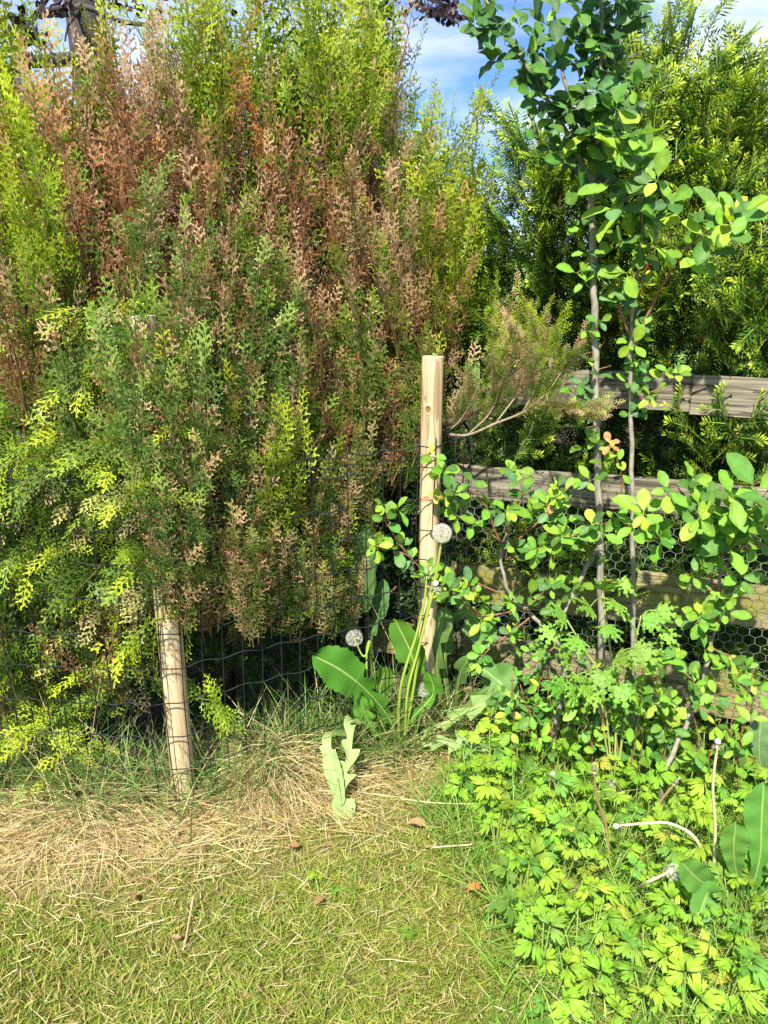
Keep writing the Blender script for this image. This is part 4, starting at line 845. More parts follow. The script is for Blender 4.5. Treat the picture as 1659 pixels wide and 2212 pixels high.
def plums():
    o1 = 0.17
    F = lambda px, py, o=o1: onf(px, py, o)
    # --- the slim main tree
    base = F(1302, 1600); base[2] = 0
    t = thing('plum_tree', base, 'slim grey-barked plum tree forking above head height in front of the yew', 'tree', 'plum trees by the board fence')
    P_ = Plant(t, 'leaf', 'leaves', M_leaf)
    tr = branch(t, [base, F(1300, 1400), F(1296, 1200), F(1292, 1040), F(1287, 850), F(1284, 680), F(1281, 540), F(1276, 395)], 0.0115, 0.009, M_bark, 'trunk', 10)
    fk = tr[-1]; wt = {'mature': 5, 'dark': 6, 'bright': 2, 'grey': 3}  # dark weight puts the shaded underside of the crown into leaf colour
    b1 = branch(t, [fk, F(1235, 310, .2), F(1190, 230, .24), F(1130, 130, .26), F(1075, 50, .28), F(1035, -30, .3)], 0.008, 0.003, M_bark)
    b2 = branch(t, [fk, F(1288, 300), F(1298, 180, .2), F(1300, 60, .22), F(1296, -70, .24)], 0.009, 0.004, M_bark)
    b3 = branch(t, [fk, F(1250, 330), F(1225, 200, .22), F(1205, 90, .24), F(1190, -40, .28)], 0.007, 0.003, M_bark)
    b4 = branch(t, [F(1280, 430), F(1320, 380, .2), F(1345, 345, .22)], 0.004, 0.002, M_bark)
    b5 = branch(t, [b2[8], F(1325, 150, .2), F(1335, 40, .22), F(1340, -50, .22)], 0.004, 0.002, M_bark)
    fc = np.array([0.2, -0.55, 0.5])
    along(P_, b1, 0.16, 1, 36, (3, 5), 0.056, wt, 0.034, face=fc); along(P_, b2, 0.2, 1, 30, (3, 5), 0.057, wt, 0.036, face=fc); along(P_, b3, 0.15, 1, 38, (3, 5), 0.056, wt, 0.042, face=fc); along(P_, b5, 0.1, 1, 20, (3, 5), 0.056, wt, 0.032, face=fc)
    for (px, py, k, s) in [(1255, 490, 5, .045), (1265, 545, 3, .04), (1245, 590, 5, .045), (1300, 585, 4, .045), (1262, 610, 4, .042), (1265, 715, 5, .036), (1295, 695, 3, .034), (1255, 835, 5, .042), (1240, 850, 4, .04), (1290, 810, 4, .036), (1275, 880, 4, .04), (1265, 920, 5, .045), (1290, 950, 4, .038), (1262, 965, 4, .036), (1300, 1000, 3, .034), (1270, 780, 3, .03), (1295, 520, 3, .04)]:
        rosette(P_, F(px, py, o1 + 0.02), k, s * 1.1, {'mature': 4, 'bright': 5, 'grey': 2})
    for (px, py, q, qy) in [(1284, 700, 1262, 720), (1284, 760, 1240, 770), (1287, 850, 1245, 840), (1290, 920, 1258, 925), (1281, 560, 1248, 590), (1286, 800, 1320, 790)]: branch(t, [F(px, py), F(q, qy, o1 + .02)], 0.0022, 0.0012, M_twig, 'twig', 5)
    # low limb of the main tree, sweeping to the lower left
    lw = branch(t, [F(1297, 1180), F(1270, 1220), F(1235, 1290, .2), F(1215, 1330, .22)], 0.009, 0.004, M_bark)
    along(P_, lw, 0.2, 1, 5, (3, 5), 0.048, {'mature': 3, 'bright': 4})
    P_.finish(300, True)
    # --- the second stem just right of it
    base = F(1372, 1600); base[2] = 0
    t = thing('plum_tree', base, 'thin second plum stem with reddish bark, leafy top against the yew', 'tree', 'plum trees by the board fence'); P_ = Plant(t, 'leaf', 'leaves', M_leaf)
    tr = branch(t, [base, F(1368, 1350), F(1366, 1090), F(1363, 900), F(1362, 780), F(1368, 660), F(1384, 540, .2), F(1385, 440, .22), F(1362, 350, .24), F(1335, 285, .25)], 0.0085, 0.002, M_bark, 'trunk', 8)
    s2 = branch(t, [F(1366, 740), F(1330, 640), F(1322, 600, .2)], 0.005, 0.002, M_twig); s3 = branch(t, [F(1368, 760), F(1395, 690), F(1440, 600, .2), F(1500, 520, .24), F(1560, 480, .27), F(1590, 465, .28)], 0.0045, 0.0015, M_twig)
    w2 = {'bright': 6, 'mature': 4, 'grey': 2, 'young': 2}
    along(P_, tr, 0.62, 1, 27, (4, 5), 0.070, w2, 0.034); along(P_, s3, 0.6, 1, 12, (3, 5), 0.072, {'bright': 6, 'young': 3, 'mature': 3}, 0.02); along(P_, s2, 0.3, 1, 5, (3, 4), 0.05, w2)
    along(P_, tr, 0.34, 0.52, 13, (3, 5), 0.040, {'mature': 5, 'bright': 3, 'dark': 1}, 0.022); along(P_, tr, 0.5, 0.64, 6, (3, 4), 0.045, w2, 0.03)
    s4 = branch(t, [F(1372, 870), F(1400, 850, .19), F(1440, 830, .2), F(1455, 805, .2)], 0.0025, 0.001, M_twig, 'twig', 5); along(P_, s4, 0.1, 1, 5, (3, 4), 0.042, {'bright': 4, 'young': 2})
    s5 = branch(t, [F(1340, 1090, .22), F(1345, 1030, .24), F(1330, 985, .25), F(1318, 960, .25)], 0.003, 0.001, M_twig, 'twig', 5); along(P_, s5, 0.2, 0.9, 4, (2, 3), 0.04, {'young': 4, 'bright': 3}); rosette(P_, s5[-1], 4, 0.034, {'red': 5, 'young': 1})
    P_.finish(300, True)
    # --- bushy low growth in the middle, in front of the boards
    base = F(1190, 1610, .2); base[2] = 0
    t = thing('plum_bush', base, 'low bushy plum growth with bright leaves spilling past the pale post over the boards', 'shrub', 'low plum growth by the fence'); P_ = Plant(t, 'leaf', 'leaves', M_leaf)
    wb = {'bright': 7, 'mature': 5, 'young': 1.2, 'grey': 2}
    st = branch(t, [base, F(1215, 1480, .2), F(1205, 1390, .2), F(1150, 1330, .2), F(1100, 1280, .22), F(1082, 1200, .22), F(1095, 1150, .22)], 0.009, 0.004, M_bark, 'stem')
    br = [([st[20], F(1040, 1330, .24), F(1000, 1290, .26)], 5, .05), ([F(1092, 1200, .22), F(1040, 1080, .28), F(985, 1040, .32), F(935, 985, .36)], 8, .055), ([F(1092, 1180, .22), F(1010, 1110, .3), F(960, 1075, .34)], 6, .055),
          ([F(1095, 1150, .22), F(1130, 1060, .24), F(1100, 1020, .26)], 6, .05), ([F(1092, 1190, .22), F(1170, 1120, .24), F(1220, 1060, .26), F(1260, 1040, .26)], 9, .052), ([F(1092, 1210, .22), F(1180, 1180, .24), F(1260, 1150, .26), F(1330, 1120, .28)], 9, .055),
          ([F(1040, 1330, .24), F(930, 1250, .34), F(880, 1200, .40), F(815, 1180, .44)], 8, .052), ([F(880, 1200, .40), F(835, 1130, .43), F(825, 1090, .44)], 2, .05), ([F(1150, 1330, .2), F(1060, 1400, .24), F(1030, 1430, .26)], 7, .042), ([F(1205, 1390, .2), F(1150, 1440, .22), F(1110, 1460, .24)], 5, .042),
          ([F(1100, 1290, .22), F(1000, 1250, .30), F(950, 1270, .34)], 5, .05), ([F(1200, 1400, .2), F(1260, 1440, .24), F(1300, 1460, .26)], 6, .045), ([F(1180, 1180, .24), F(1190, 1120, .26), F(1180, 1090, .26)], 3, .05), ([F(1130, 1320, .22), F(1180, 1270, .24), F(1190, 1200, .26)], 5, .05)]
    for pts, n, s in br:
        pa = branch(t, pts, 0.0035, 0.0012, M_twig, 'twig', 5); along(P_, pa, 0.15, 1.0, max(2, int(n * 0.8)), (3, 6), s, wb, 0.018); rosette(P_, pa[-1], 4, s * 0.8, {'young': 3, 'bright': 4})
    rosette(P_, F(935, 1075, .36), 4, 0.03, {'red': 3, 'young': 3}); rosette(P_, F(1195, 1080, .28), 4, 0.035, {'young': 5, 'red': 1})
    P_.finish(300, True)
    # --- shrub at the right, big leaves, grey slanting stem
    base = gnd(1425, 1745)
    t = thing('plum_bush', base, 'plum shrub on a slanting grey stem at the right edge, large glossy leaves', 'shrub', 'low plum growth by the fence'); P_ = Plant(t, 'leaf', 'leaves', M_leaf)
    st = branch(t, [base, F(1440, 1660, .40), F(1480, 1570, .34), F(1515, 1480, .30), F(1535, 1400, .28), F(1550, 1300, .28), F(1560, 1180, .28), F(1540, 1090, .30)], 0.0075, 0.004, M_bark, 'stem')
    br = [([st[26], F(1600, 1120, .32), F(1660, 1080, .36)], 8, .07), ([st[30], F(1480, 1080, .34), F(1440, 1050, .36)], 8, .06), ([F(1560, 1190, .28), F(1500, 1180, .32), F(1430, 1160, .36)], 8, .064), ([F(1560, 1180, .28), F(1520, 1130, .34), F(1500, 1100, .38)], 6, .072), ([F(1560, 1170, .28), F(1590, 1080, .36), F(1640, 1040, .42)], 6, .085),
          ([F(1430, 1160, .34), F(1390, 1140, .36), F(1345, 1130, .36)], 7, .064), ([F(1560, 1200, .28), F(1620, 1180, .36), F(1690, 1170, .4)], 7, .07), ([F(1552, 1290, .28), F(1500, 1250, .32), F(1460, 1230, .34)], 4, .052), ([F(1550, 1300, .28), F(1600, 1290, .34), F(1640, 1300, .36)], 5, .052), ([F(1540, 1380, .28), F(1500, 1350, .32), F(1540, 1330, .34)], 7, .05), ([F(1535, 1400, .28), F(1580, 1420, .33), F(1600, 1440, .34)], 5, .045),
          ([F(1515, 1480, .3), F(1470, 1450, .34), F(1430, 1430, .36)], 8, .05), ([F(1500, 1520, .32), F(1560, 1500, .38), F(1600, 1510, .4)], 7, .045), ([F(1480, 1570, .34), F(1420, 1530, .38), F(1380, 1500, .4)], 8, .05)]
    for pts, n, s in br:
        pa = branch(t, pts, 0.003, 0.0012, M_twig, 'twig', 5); along(P_, pa, 0.15, 1.0, max(2, int(n * 0.75)), (3, 5), s, {'bright': 7, 'mature': 5, 'young': 1.5}, 0.02)
    rosette(P_, F(1510, 1120, .42), 5, 0.06, {'young': 4, 'bright': 3}, np.array([0, -1, 0.3])); rosette(P_, F(1390, 1110, .42), 5, 0.055, {'young': 4, 'bright': 3}, np.array([0, -1, 0.4]))
    P_.finish(300, True)
    # --- suckers along the foot of the fence
    base = F(1280, 1600, .3); base[2] = 0
    t = thing('plum_suckers', base, 'knee-high plum suckers with rounded leaves just above the buttercups', 'shrub', 'low plum growth by the fence'); P_ = Plant(t, 'leaf', 'leaves', M_leaf)
    for i in range(24):
        px = lerp(1080, 1620, (i + R.random()) / 24); g0 = F(px + R.normal(0, 20), 1620, .32); g0[2] = 0; top = F(px + R.normal(0, 25), R.uniform(1425, 1540), R.uniform(.25, .42))
        pa = branch(t, [g0, (g0 + top) / 2 + R.normal(0, 0.015, 3), top], 0.003, 0.0012, M_twig, 'stem', 5); along(P_, pa, 0.4, 1, 3, (3, 4), 0.045, {'mature': 5, 'bright': 6, 'young': 1}, 0.02)
    P_.finish(300, True)
plums()

# ------------------------------------------------------------------ copper beech beyond the hedge
def beech():
    t = thing('copper_beech', (-2.2, 6.5, 0), 'dark purple copper beech whose twigs hang in from above, beyond the hedge', 'tree')
    branch(t, [(-2.2, 6.5, 0), (-2.15, 6.5, 2), (-2.2, 6.4, 4.5)], 0.22, 0.12, M_beechbark, 'trunk', 10)
    lf = [tpl(ov_leaf(0.66, R.uniform(-0.1, 0.5), R.uniform(0.1, 0.5), 0, 0.2, 0.0), 'beech_leaf', M_beech, True) for _ in range(5)]
    P_ = Plant(t, 'leaf', 'leaves', M_beech); Y = 4.6
    lim = [([(-2.2, 6.4, 3.0), at(40, 130, 5.2), at(60, 60, 4.9), at(130, -40, 4.7)], .05), ([(-2.2, 6.45, 3.3), at(80, 30, 5), at(180, 15, Y), at(260, 45, Y), at(335, 52, Y), at(420, 30, Y), at(500, 20, Y)], .022), ([(-2.2, 6.4, 3.9), at(450, -60, Y), at(640, -40, Y), at(790, 15, Y), at(830, 35, Y)], .02),
           ([(-2.2, 6.4, 4.2), at(600, -120, Y), at(840, -60, Y), at(950, 5, Y), at(990, 35, Y)], .018), ([at(40, 130, 5.2), at(0, 180, 5), at(-80, 220, 4.9)], .03), ([at(180, 15, Y), at(150, 50, Y), at(140, 90, Y)], .012)]
    for pts, r in lim:
        pa = branch(t, pts, r, 0.004, M_beechbark); 
    def leaves(px, py, n, sp):
        for i in range(n):
            p = at(px + np.clip(R.normal(0, sp), -1.5 * sp, 1.5 * sp), py + np.clip(R.normal(0, sp * 0.6), -sp, 0.8 * sp), Y + R.normal(0, 0.25)); P_.add(lf[R.integers(5)], frame(R.normal(size=3) + np.array([0, 0, -0.7]), R.normal(size=3)), p, R.uniform(0.035, 0.06), np.array((0.022, 0.009, 0.012)) * R.uniform(0.6, 1.5))
    for a in [(20, 40, 70, 40), (60, 90, 50, 30), (0, 110, 50, 40), (130, 10, 30, 25), (330, 10, 20, 25), (555, 5, 10, 15), (770, 5, 35, 28), (830, 15, 35, 22), (800, 35, 14, 10), (905, 5, 18, 14), (950, 18, 60, 20), (975, 32, 24, 11), (-80, 60, 60, 60), (500, -60, 60, 120), (800, -70, 60, 120), (690, 0, 20, 35), (240, -20, 40, 60)]: leaves(*a)
    P_.finish(300, True)
beech()

def airy_tree():
    # fine-leaved tree far behind the yew
    t = thing('slender_tree', (1.45, 7.0, 0), 'airy fine-leaved tree showing between the hedge and the yew', 'tree')
    branch(t, [(1.45, 7, 0), (1.45, 7, 1.5), at(1165, 420, 7), at(1150, 300, 7)], 0.05, 0.006, M_bark, 'trunk'); P = []
    for i in range(14):
        u = R.uniform(0.3, 1); p0 = lerp(np.array([1.45, 7, 1.2]), at(1150, 300, 7), u); q = p0 + np.array([R.normal(0, 0.25), R.normal(0, 0.2), R.uniform(-0.05, 0.3)]); pa = branch(t, [p0, (p0 + q) / 2 + [0, 0, 0.05], q], 0.007, 0.002, M_bark, 'branch', 4)
        for k in range(75): P.append(pa[R.integers(3, len(pa))] + R.normal(0, 0.07, 3))
    P = np.array(P); n = len(P); c = pal(n, [(0.13, 0.20, 0.06), (0.2, 0.26, 0.09)], [1, 1])
    tag(strips('foliage', M_grass, P, R.normal(size=(n, 3)), R.uniform(0.02, 0.04, n), np.full(n, 0.014), np.zeros((n, 3)), c, c, 2, parent=t), kind='stuff')
airy_tree()

# ------------------------------------------------------------------ dandelions
def toothed_leaf(path, w, col, colm, teeth=6, entire=0.35, cup=0.25, up=(0, -0.5, 0.8), depth=0.75):
    """runcinate leaf swept along path; the last `entire` share of it is a broad undivided lobe"""
    pa = smooth_path(path, 14); n = len(pa); g = G(); V = []; C = []; tg = np.gradient(pa, axis=0)
    for i in range(n):
        u = i / (n - 1); t_ = nrm(tg[i]); up_ = np.asarray(up, float); s = nrm(np.cross(t_, up_)); nn = np.cross(s, t_)
        prof = (0.10 + 0.9 * (u / 0.75) ** 1.1) if u < 0.75 else math.sqrt(max(0, 1 - ((u - 0.75) / 0.25) ** 2))
        row = []
        for j, side in ((-1, -1), (-0.5, -1), (-0.07, -1), (0, 1), (0.07, 1), (0.5, 1), (1, 1)):
            ph = (u * teeth + (0.35 if side > 0 else 0.0)) % 1.0
            k = 1.0 if u > 1 - entire else (1 - depth) + depth * (1 - ph) ** 1.3 if ph > 0.08 else (1 - depth) + depth * ph / 0.08
            if u > 1 - entire and abs(j) == 1: k = 1 - 0.13 * ((u * 19) % 1.0)
            k = k if u > 1 - entire else lerp(k, 1, max(0, min(1, (u - (1 - entire)) / 0.06 + 0))) if u > 1 - entire else k
            hw = w / 2 * prof * (k if abs(j) == 1 else min(1, 0.35 + k * 0.6)); back = (-0.30 * hw if abs(j) == 1 and u < 1 - entire else 0)
            rip = 0.06 * w * math.sin(u * 31 + j * 2) * abs(j)
            V.append(pa[i] + s * j * hw + t_ * back + nn * (cup * abs(j) * hw + rip * 0.8)); C.append(colm if j == 0 else np.asarray(col) * (1.0 if abs(j) == 1 else 0.96))
    f = [[i * 7 + j, i * 7 + j + 1, i * 7 + 8 + j, i * 7 + 7 + j] for i in range(n - 1) for j in range(6)]
    g.add(V, np.array(C), f4=f); g.tube(pa[: int(n * 0.8)] - np.array([0, 0, 0.0012]), lerp(0.0032, 0.001, np.linspace(0, 1, int(n * 0.8))), 5, colm)
    return g
def seed_head(c, r, n=150, full=1.0):
    g = G(); c = np.asarray(c, float)
    for i in range(n):
        z = 1 - 2 * (i + 0.5) / n; a = i * 2.39996; d = np.array([math.sqrt(1 - z * z) * math.cos(a), math.sqrt(1 - z * z) * math.sin(a), z])
        if R.random() > full: continue
        d = nrm(d + R.normal(0, 0.06, 3)); k = r * R.uniform(0.68, 0.78); u = nrm(np.cross(d, [0.3, 0.5, 0.81])); v = np.cross(d, u)
        g.rhomb(c + d * r * 0.15, d, u, k - r * 0.12, 0.0007, np.array((0.75, 0.62, 0.42)), np.array((0.85, 0.8, 0.7)), 0.5)
        g.rhomb(c + d * r * 0.12, d, u, r * 0.18, 0.0014, np.array((0.32, 0.20, 0.09)), np.array((0.4, 0.27, 0.13)), 0.5)
        for q in range(9):
            b = q * 0.698 + i; dd = nrm(d * 0.75 + (u * math.cos(b) + v * math.sin(b)) * 0.8); g.rhomb(c + d * k, dd, d, r * 0.36, 0.0009, np.array((0.9, 0.89, 0.86)), np.array((0.93, 0.93, 0.92)), 0.5)
    return g
def bud(c, d, s=0.011, col=((0.16, 0.28, 0.08), (0.55, 0.45, 0.28))):
    g = G(); d = nrm(d); c = np.asarray(c, float); us = np.linspace(0, 1, 7)
    g.tube([c + d * s * 2.2 * u for u in us], [s * 0.45, s * 0.75, s * 0.8, s * 0.65, s * 0.45, s * 0.36, s * 0.22], 9, np.array(col[0]))
    u_ = nrm(np.cross(d, [0.3, 0.5, 0.8])); v_ = np.cross(d, u_)
    for q in range(12):
        b = q * 0.524; o = u_ * math.cos(b) + v_ * math.sin(b); g.rhomb(c + o * s * 0.4, nrm(o - d * 0.9), d, s * 0.9, s * 0.32, np.array(col[0]) * 1.2, np.array((0.50, 0.52, 0.32)))
        g.rhomb(c + d * s * 1.7 + o * s * 0.2, nrm(d + o * 0.25), o, s * 0.95, s * 0.22, np.array(col[1]), np.array(col[1]) * 0.8)
    return g
def spent(c, d, s=0.006):
    g = G(); d = nrm(d); c = np.asarray(c, float)
    g.tube([c, c + d * s * 0.8, c + d * s * 1.5, c + d * s * 1.9], [s * 0.6, s * 0.95, s * 0.8, s * 0.2], 9, (0.66, 0.60, 0.50))
    u_ = nrm(np.cross(d, [0.3, 0.5, 0.8])); v_ = np.cross(d, u_)
    for q in range(11):
        b = q * 0.571; o = u_ * math.cos(b) + v_ * math.sin(b); g.rhomb(c + o * s * 0.5, nrm(o * 0.9 - d * R.uniform(0.2, 1.2)), d, s * 1.9, s * 0.5, np.array((0.18, 0.17, 0.09)), np.array((0.30, 0.26, 0.17)))
    return g
def stem_tube(t, pts, r, c0, name='flower_stem'):
    g = G(); pa = smooth_path(pts, 7); g.tube(pa, lerp(r * 1.2, r * 0.85, np.linspace(0, 1, len(pa))), 7, c0); link(name, g.mesh(name, M_stem, True), t); return pa
SG = (0.30, 0.42, 0.06)
def dandelions():
    gr = (0.085, 0.23, 0.022); pale = (0.30, 0.43, 0.15); mid = (0.42, 0.50, 0.16)
    b = gnd(868, 1630); t = thing('dandelion', b, 'tall dandelion with broad toothed leaves and white seed heads in front of the pale post', 'dandelion')
    Y = b[1]
    L = lambda *a, **k: link('leaf', toothed_leaf(*a, **k).mesh('leaf', M_dand, True), t)
    L([b, at(845, 1560, Y - .03), at(800, 1500, Y - .08), at(740, 1450, Y - .13), at(676, 1416, Y - .17)], 0.135, gr, mid, 7, 0.36, 0.12, (0.15, -0.8, 0.6))
    L([b, at(885, 1530, Y), at(893, 1430, Y + .0), at(852, 1335, Y + .02)], 0.10, gr, mid, 6, 0.32, 0.25, (-0.2, -1, 0.2))
    L([b, at(925, 1608, Y - .03), at(985, 1605, Y - .05), at(1045, 1618, Y - .07), at(1105, 1650, Y - .08)], 0.125, (0.26, 0.38, 0.12), (0.50, 0.55, 0.28), 6, 0.25, 0.1, (0, -0.75, 0.7), depth=0.85)
    L([b, at(930, 1580, Y + .0), at(1000, 1540, Y + .0), at(1065, 1510, Y), at(1120, 1480, Y)], 0.11, (0.22, 0.34, 0.10), (0.46, 0.54, 0.2), 5, 0.2, 0.1, (0, -0.7, 0.75), depth=0.85)
    L([b, at(800, 1570, Y - .06), at(755, 1560, Y - .14), at(756, 1630, Y - .22), at(738, 1700, Y - .28), at(752, 1790, Y - .33)], 0.085, pale, (0.52, 0.56, 0.27), 7, 0.14, 0.2, (0.1, -0.7, 0.7), depth=0.86)
    L([b, at(770, 1590, Y - .06), at(708, 1590, Y - .20), at(716, 1650, Y - .26), at(740, 1740, Y - .31)], 0.055, pale, (0.52, 0.56, 0.27), 6, 0.3, 0.12, (-0.2, -0.7, 0.7), depth=0.5)
    L([b, at(838, 1570, Y + .02), at(820, 1500, Y + .04), at(835, 1440, Y + .05)], 0.08, gr, mid, 6, 0.3, 0.2, (0.2, -1, 0.2)); L([b, at(815, 1585, Y - .05), at(790, 1545, Y - .08), at(775, 1500, Y - .1)], 0.075, (0.16, 0.35, 0.04), mid, 6, 0.25, 0.2, (0.2, -0.9, 0.4))
    L([b, at(885, 1560, Y - .02), at(935, 1500, Y - .02), at(925, 1450, Y - .03)], 0.06, gr, mid, 5, 0.3, 0.2, (-0.3, -0.9, 0.3))
    yh = 2.13
    p1 = stem_tube(t, [b, at(893, 1490, 2.13), at(912, 1360, yh), at(940, 1250, yh), at(955, 1160, yh)], 0.0042, SG); link('seed_head', seed_head(at(955, 1152, yh), 0.030, 150).mesh('seed_head', M_fluff), t)
    p2 = stem_tube(t, [b + [-0.01, 0, 0], at(865, 1490, 2.11), at(900, 1370, 2.11), at(918, 1290, 2.11), at(921, 1240, 2.11)], 0.0042, SG); link('bud', bud(at(921, 1242, 2.11), [0.02, 0, 1], 0.014).mesh('bud', M_stem, True), t)
    p3 = stem_tube(t, [b + [0.01, 0, 0], at(880, 1500, 2.12), at(905, 1400, 2.12), at(925, 1320, 2.12), at(940, 1264, 2.12)], 0.0040, (0.34, 0.44, 0.07)); h = spent(at(940, 1266, 2.12), [0.15, -0.2, 1], 0.010); link('bud', h.mesh('bud', M_stem, True), t)
    link('seed_head', seed_head(at(946, 1276, 2.11), 0.012, 40, 0.6).mesh('seed_head', M_fluff), t)
    c = at(915, 1490, 2.17); stem_tube(t, [b + [0.02, 0.02, 0], at(905, 1560, 2.16), c], 0.003, (0.20, 0.28, 0.07)); link('seed_head', seed_head(c, 0.024, 95).mesh('seed_head', M_fluff), t)
    c = at(765, 1378, 2.10); stem_tube(t, [b + [-0.02, 0, 0], at(800, 1500, 2.12), at(792, 1410, 2.12), at(798, 1385, 2.11), at(792, 1412, 2.10), at(782, 1415, 2.10), c], 0.003, SG); link('seed_head', seed_head(c, 0.027, 95, 0.65).mesh('seed_head', M_fluff), t)
    # big dandelions behind the mesh and right of the post
    b2 = np.array([-0.02, 2.42, 0]); t = thing('dandelion', b2, 'tall dull green dandelion leaf rosette standing in the shade behind the wire mesh', 'dandelion')
    for pts, w in [([b2, at(752, 1420, 2.40), at(778, 1290, 2.38), at(790, 1120, 2.40)], 0.105), ([b2, at(800, 1400, 2.42), at(820, 1320, 2.42), at(830, 1250, 2.44)], 0.06), ([b2, at(740, 1480, 2.38), at(730, 1400, 2.36)], 0.06)]:
        link('leaf', toothed_leaf(pts, w, (0.10, 0.21, 0.06), (0.30, 0.36, 0.12), 6, 0.4, 0.15, (-0.2, -1, 0.2)).mesh('leaf', M_dand, True), t)
    b3 = onf(975, 1600, 0.12); b3[2] = 0; t = thing('dandelion', b3, 'spreading dandelion with deeply toothed leaves at the foot of the chicken wire', 'dandelion')
    for pts, w in [([b3, at(985, 1500, 2.28), at(1010, 1430, 2.22), at(1075, 1470, 2.15), at(1100, 1500, 2.12)], 0.12), ([b3, at(960, 1450, 2.3), at(975, 1340, 2.28), at(1020, 1330, 2.24), at(1060, 1400, 2.2)], 0.12), ([b3, at(1010, 1520, 2.25), at(1060, 1480, 2.2), at(1110, 1440, 2.18)], 0.10), ([b3, at(950, 1500, 2.28), at(945, 1400, 2.25), at(965, 1310, 2.26)], 0.08)]:
        link('leaf', toothed_leaf(pts, w, (0.13, 0.25, 0.06), (0.36, 0.43, 0.15), 5, 0.25, 0.12, (-0.1, -0.9, 0.5), depth=0.8).mesh('leaf', M_dand, True), t)
    # spent dandelions among the buttercups
    br = (0.34, 0.22, 0.11); stw = (0.58, 0.52, 0.32)
    sp = [([(1340, 1700), (1338, 1650), (1329, 1580)], br, 'short spent dandelion with pale closed head at the top of the buttercup patch', 0),
          ([(1538, 1960), (1545, 1800), (1540, 1700), (1550, 1607)], stw, 'tallest straight bare dandelion stalk with a white button head, near the right edge', 0),
          ([(1318, 1870), (1308, 1780), (1288, 1720), (1284, 1664)], br, 'spent dandelion on a brown kinked stalk in the middle of the buttercups', 1),
          ([(1200, 1760), (1203, 1720), (1195, 1676)], (0.30, 0.34, 0.12), 'small spent dandelion at the upper left of the buttercup patch', 0),
          ([(1405, 1790), (1425, 1735), (1458, 1692)], br, 'leaning spent dandelion beside the slanting grey stem', 1),
          ([(1535, 1905), (1505, 1815), (1450, 1780), (1400, 1778), (1336, 1784)], stw, 'dandelion stalk bent over flat, its bare head pointing to the lawn', 0),
          ([(1370, 1925), (1400, 1905), (1445, 1884)], stw, 'fallen pale dandelion stalk with a tuft of seeds among buttercup leaves', 0),
          ([(1618, 1900), (1622, 1840), (1640, 1800), (1668, 1785)], br, 'arched brown dandelion stalk at the right edge by the dock', 1)]
    for pts, c, lab, kd in sp:
        g0 = gnd(*pts[0]); t = thing('dandelion', g0, lab, 'dandelion', 'spent dandelions in the buttercup patch')
        if len(pts) > 4 or 'fallen' in lab: P3 = [g0] + [gnd(x, y, 0.17 + 0.01 * i) for i, (x, y) in enumerate(pts[1:])]
        else: P3 = [g0] + [at(x, y, g0[1] - 0.01 * i) for i, (x, y) in enumerate(pts[1:])]
        pa = stem_tube(t, P3, 0.0036, c); d = pa[-1] - pa[-3]
        link('spent_head', (bud(pa[-1], d, 0.009, ((0.20, 0.22, 0.12), (0.68, 0.62, 0.55))) if kd else spent(pa[-1], d, 0.0075)).mesh('spent_head', M_stem, True), t)
        if 'fallen' in lab: link('seed_head', seed_head(pa[-1] + [0.01, 0, 0], 0.02, 60, 0.7).mesh('seed_head', M_fluff), t)
    c = gnd(1322, 1690, 0.10); t = thing('dandelion', gnd(1330, 1760), 'ragged off-white dandelion clock half hidden among buttercup leaves', 'dandelion', 'spent dandelions in the buttercup patch'); stem_tube(t, [gnd(1330, 1760), c], 0.003, br); link('seed_head', seed_head(c, 0.017, 80, 0.8).mesh('seed_head', M_fluff), t)
dandelions()

# ------------------------------------------------------------------ buttercups, cut-leaved herb, dock
def lobed(g, o, dirang, R0, span, prof, col, colb, tilt, cup):
    """one leaflet in the local XZ plane (face normal -Y): fan with a toothed rim"""
    k = len(prof); V = [o]; C = [colb]
    m_ = []
    for i, p in enumerate(prof):
        a = dirang + span * (i / (k - 1) - 0.5); r = R0 * p; y = cup * r * r / R0 * 0.8 + tilt * r
        V.append(o + np.array([math.sin(a) * r, y, math.cos(a) * r])); C.append(np.asarray(col) * (1.05 if i % 2 else 0.97))
        m_.append(o + np.array([math.sin(a) * r * 0.5, cup * r * r / R0 * 0.2 + tilt * r * 0.5 - (0.012 * R0 if i % 2 else -0.008 * R0), math.cos(a) * r * 0.5]))
    V += m_; C += [np.asarray(col)] * k
    f3 = [[0, k + 1 + i, k + 2 + i] for i in range(k - 1)]; f4 = [[k + 1 + i, 1 + i, 2 + i, k + 2 + i] for i in range(k - 1)]
    g.add(V, np.array(C), f4=f4, f3=f3)
BP = [0.42, 0.70, 0.62, 0.86, 0.74, 0.84, 0.46, 0.82, 0.90, 1.0, 0.92, 1.02, 0.90, 0.84, 0.46, 0.84, 0.72, 0.86, 0.62, 0.70, 0.44]
def butter_leaf():
    g = G(); c = np.array((1.0, 1, 1)); cb = np.array((0.45, 0.42, 0.4))
    for a, r, sp in ((0, 1.0, 1.45), (1.45, 0.86, 1.5), (-1.45, 0.86, 1.5)):
        pr = np.array(BP) * R.uniform(0.9, 1.08, len(BP)); a += R.uniform(-0.1, 0.1)
        lobed(g, np.array([math.sin(a) * 0.07, 0, math.cos(a) * 0.07]), a, r * R.uniform(0.9, 1.05), sp, pr, c * R.uniform(0.92, 1.08), cb, R.uniform(-0.2, 0.25), R.uniform(-0.1, 0.45))
    return g
BL = [tpl(butter_leaf(), 'leaf', M_herb) for _ in range(10)]
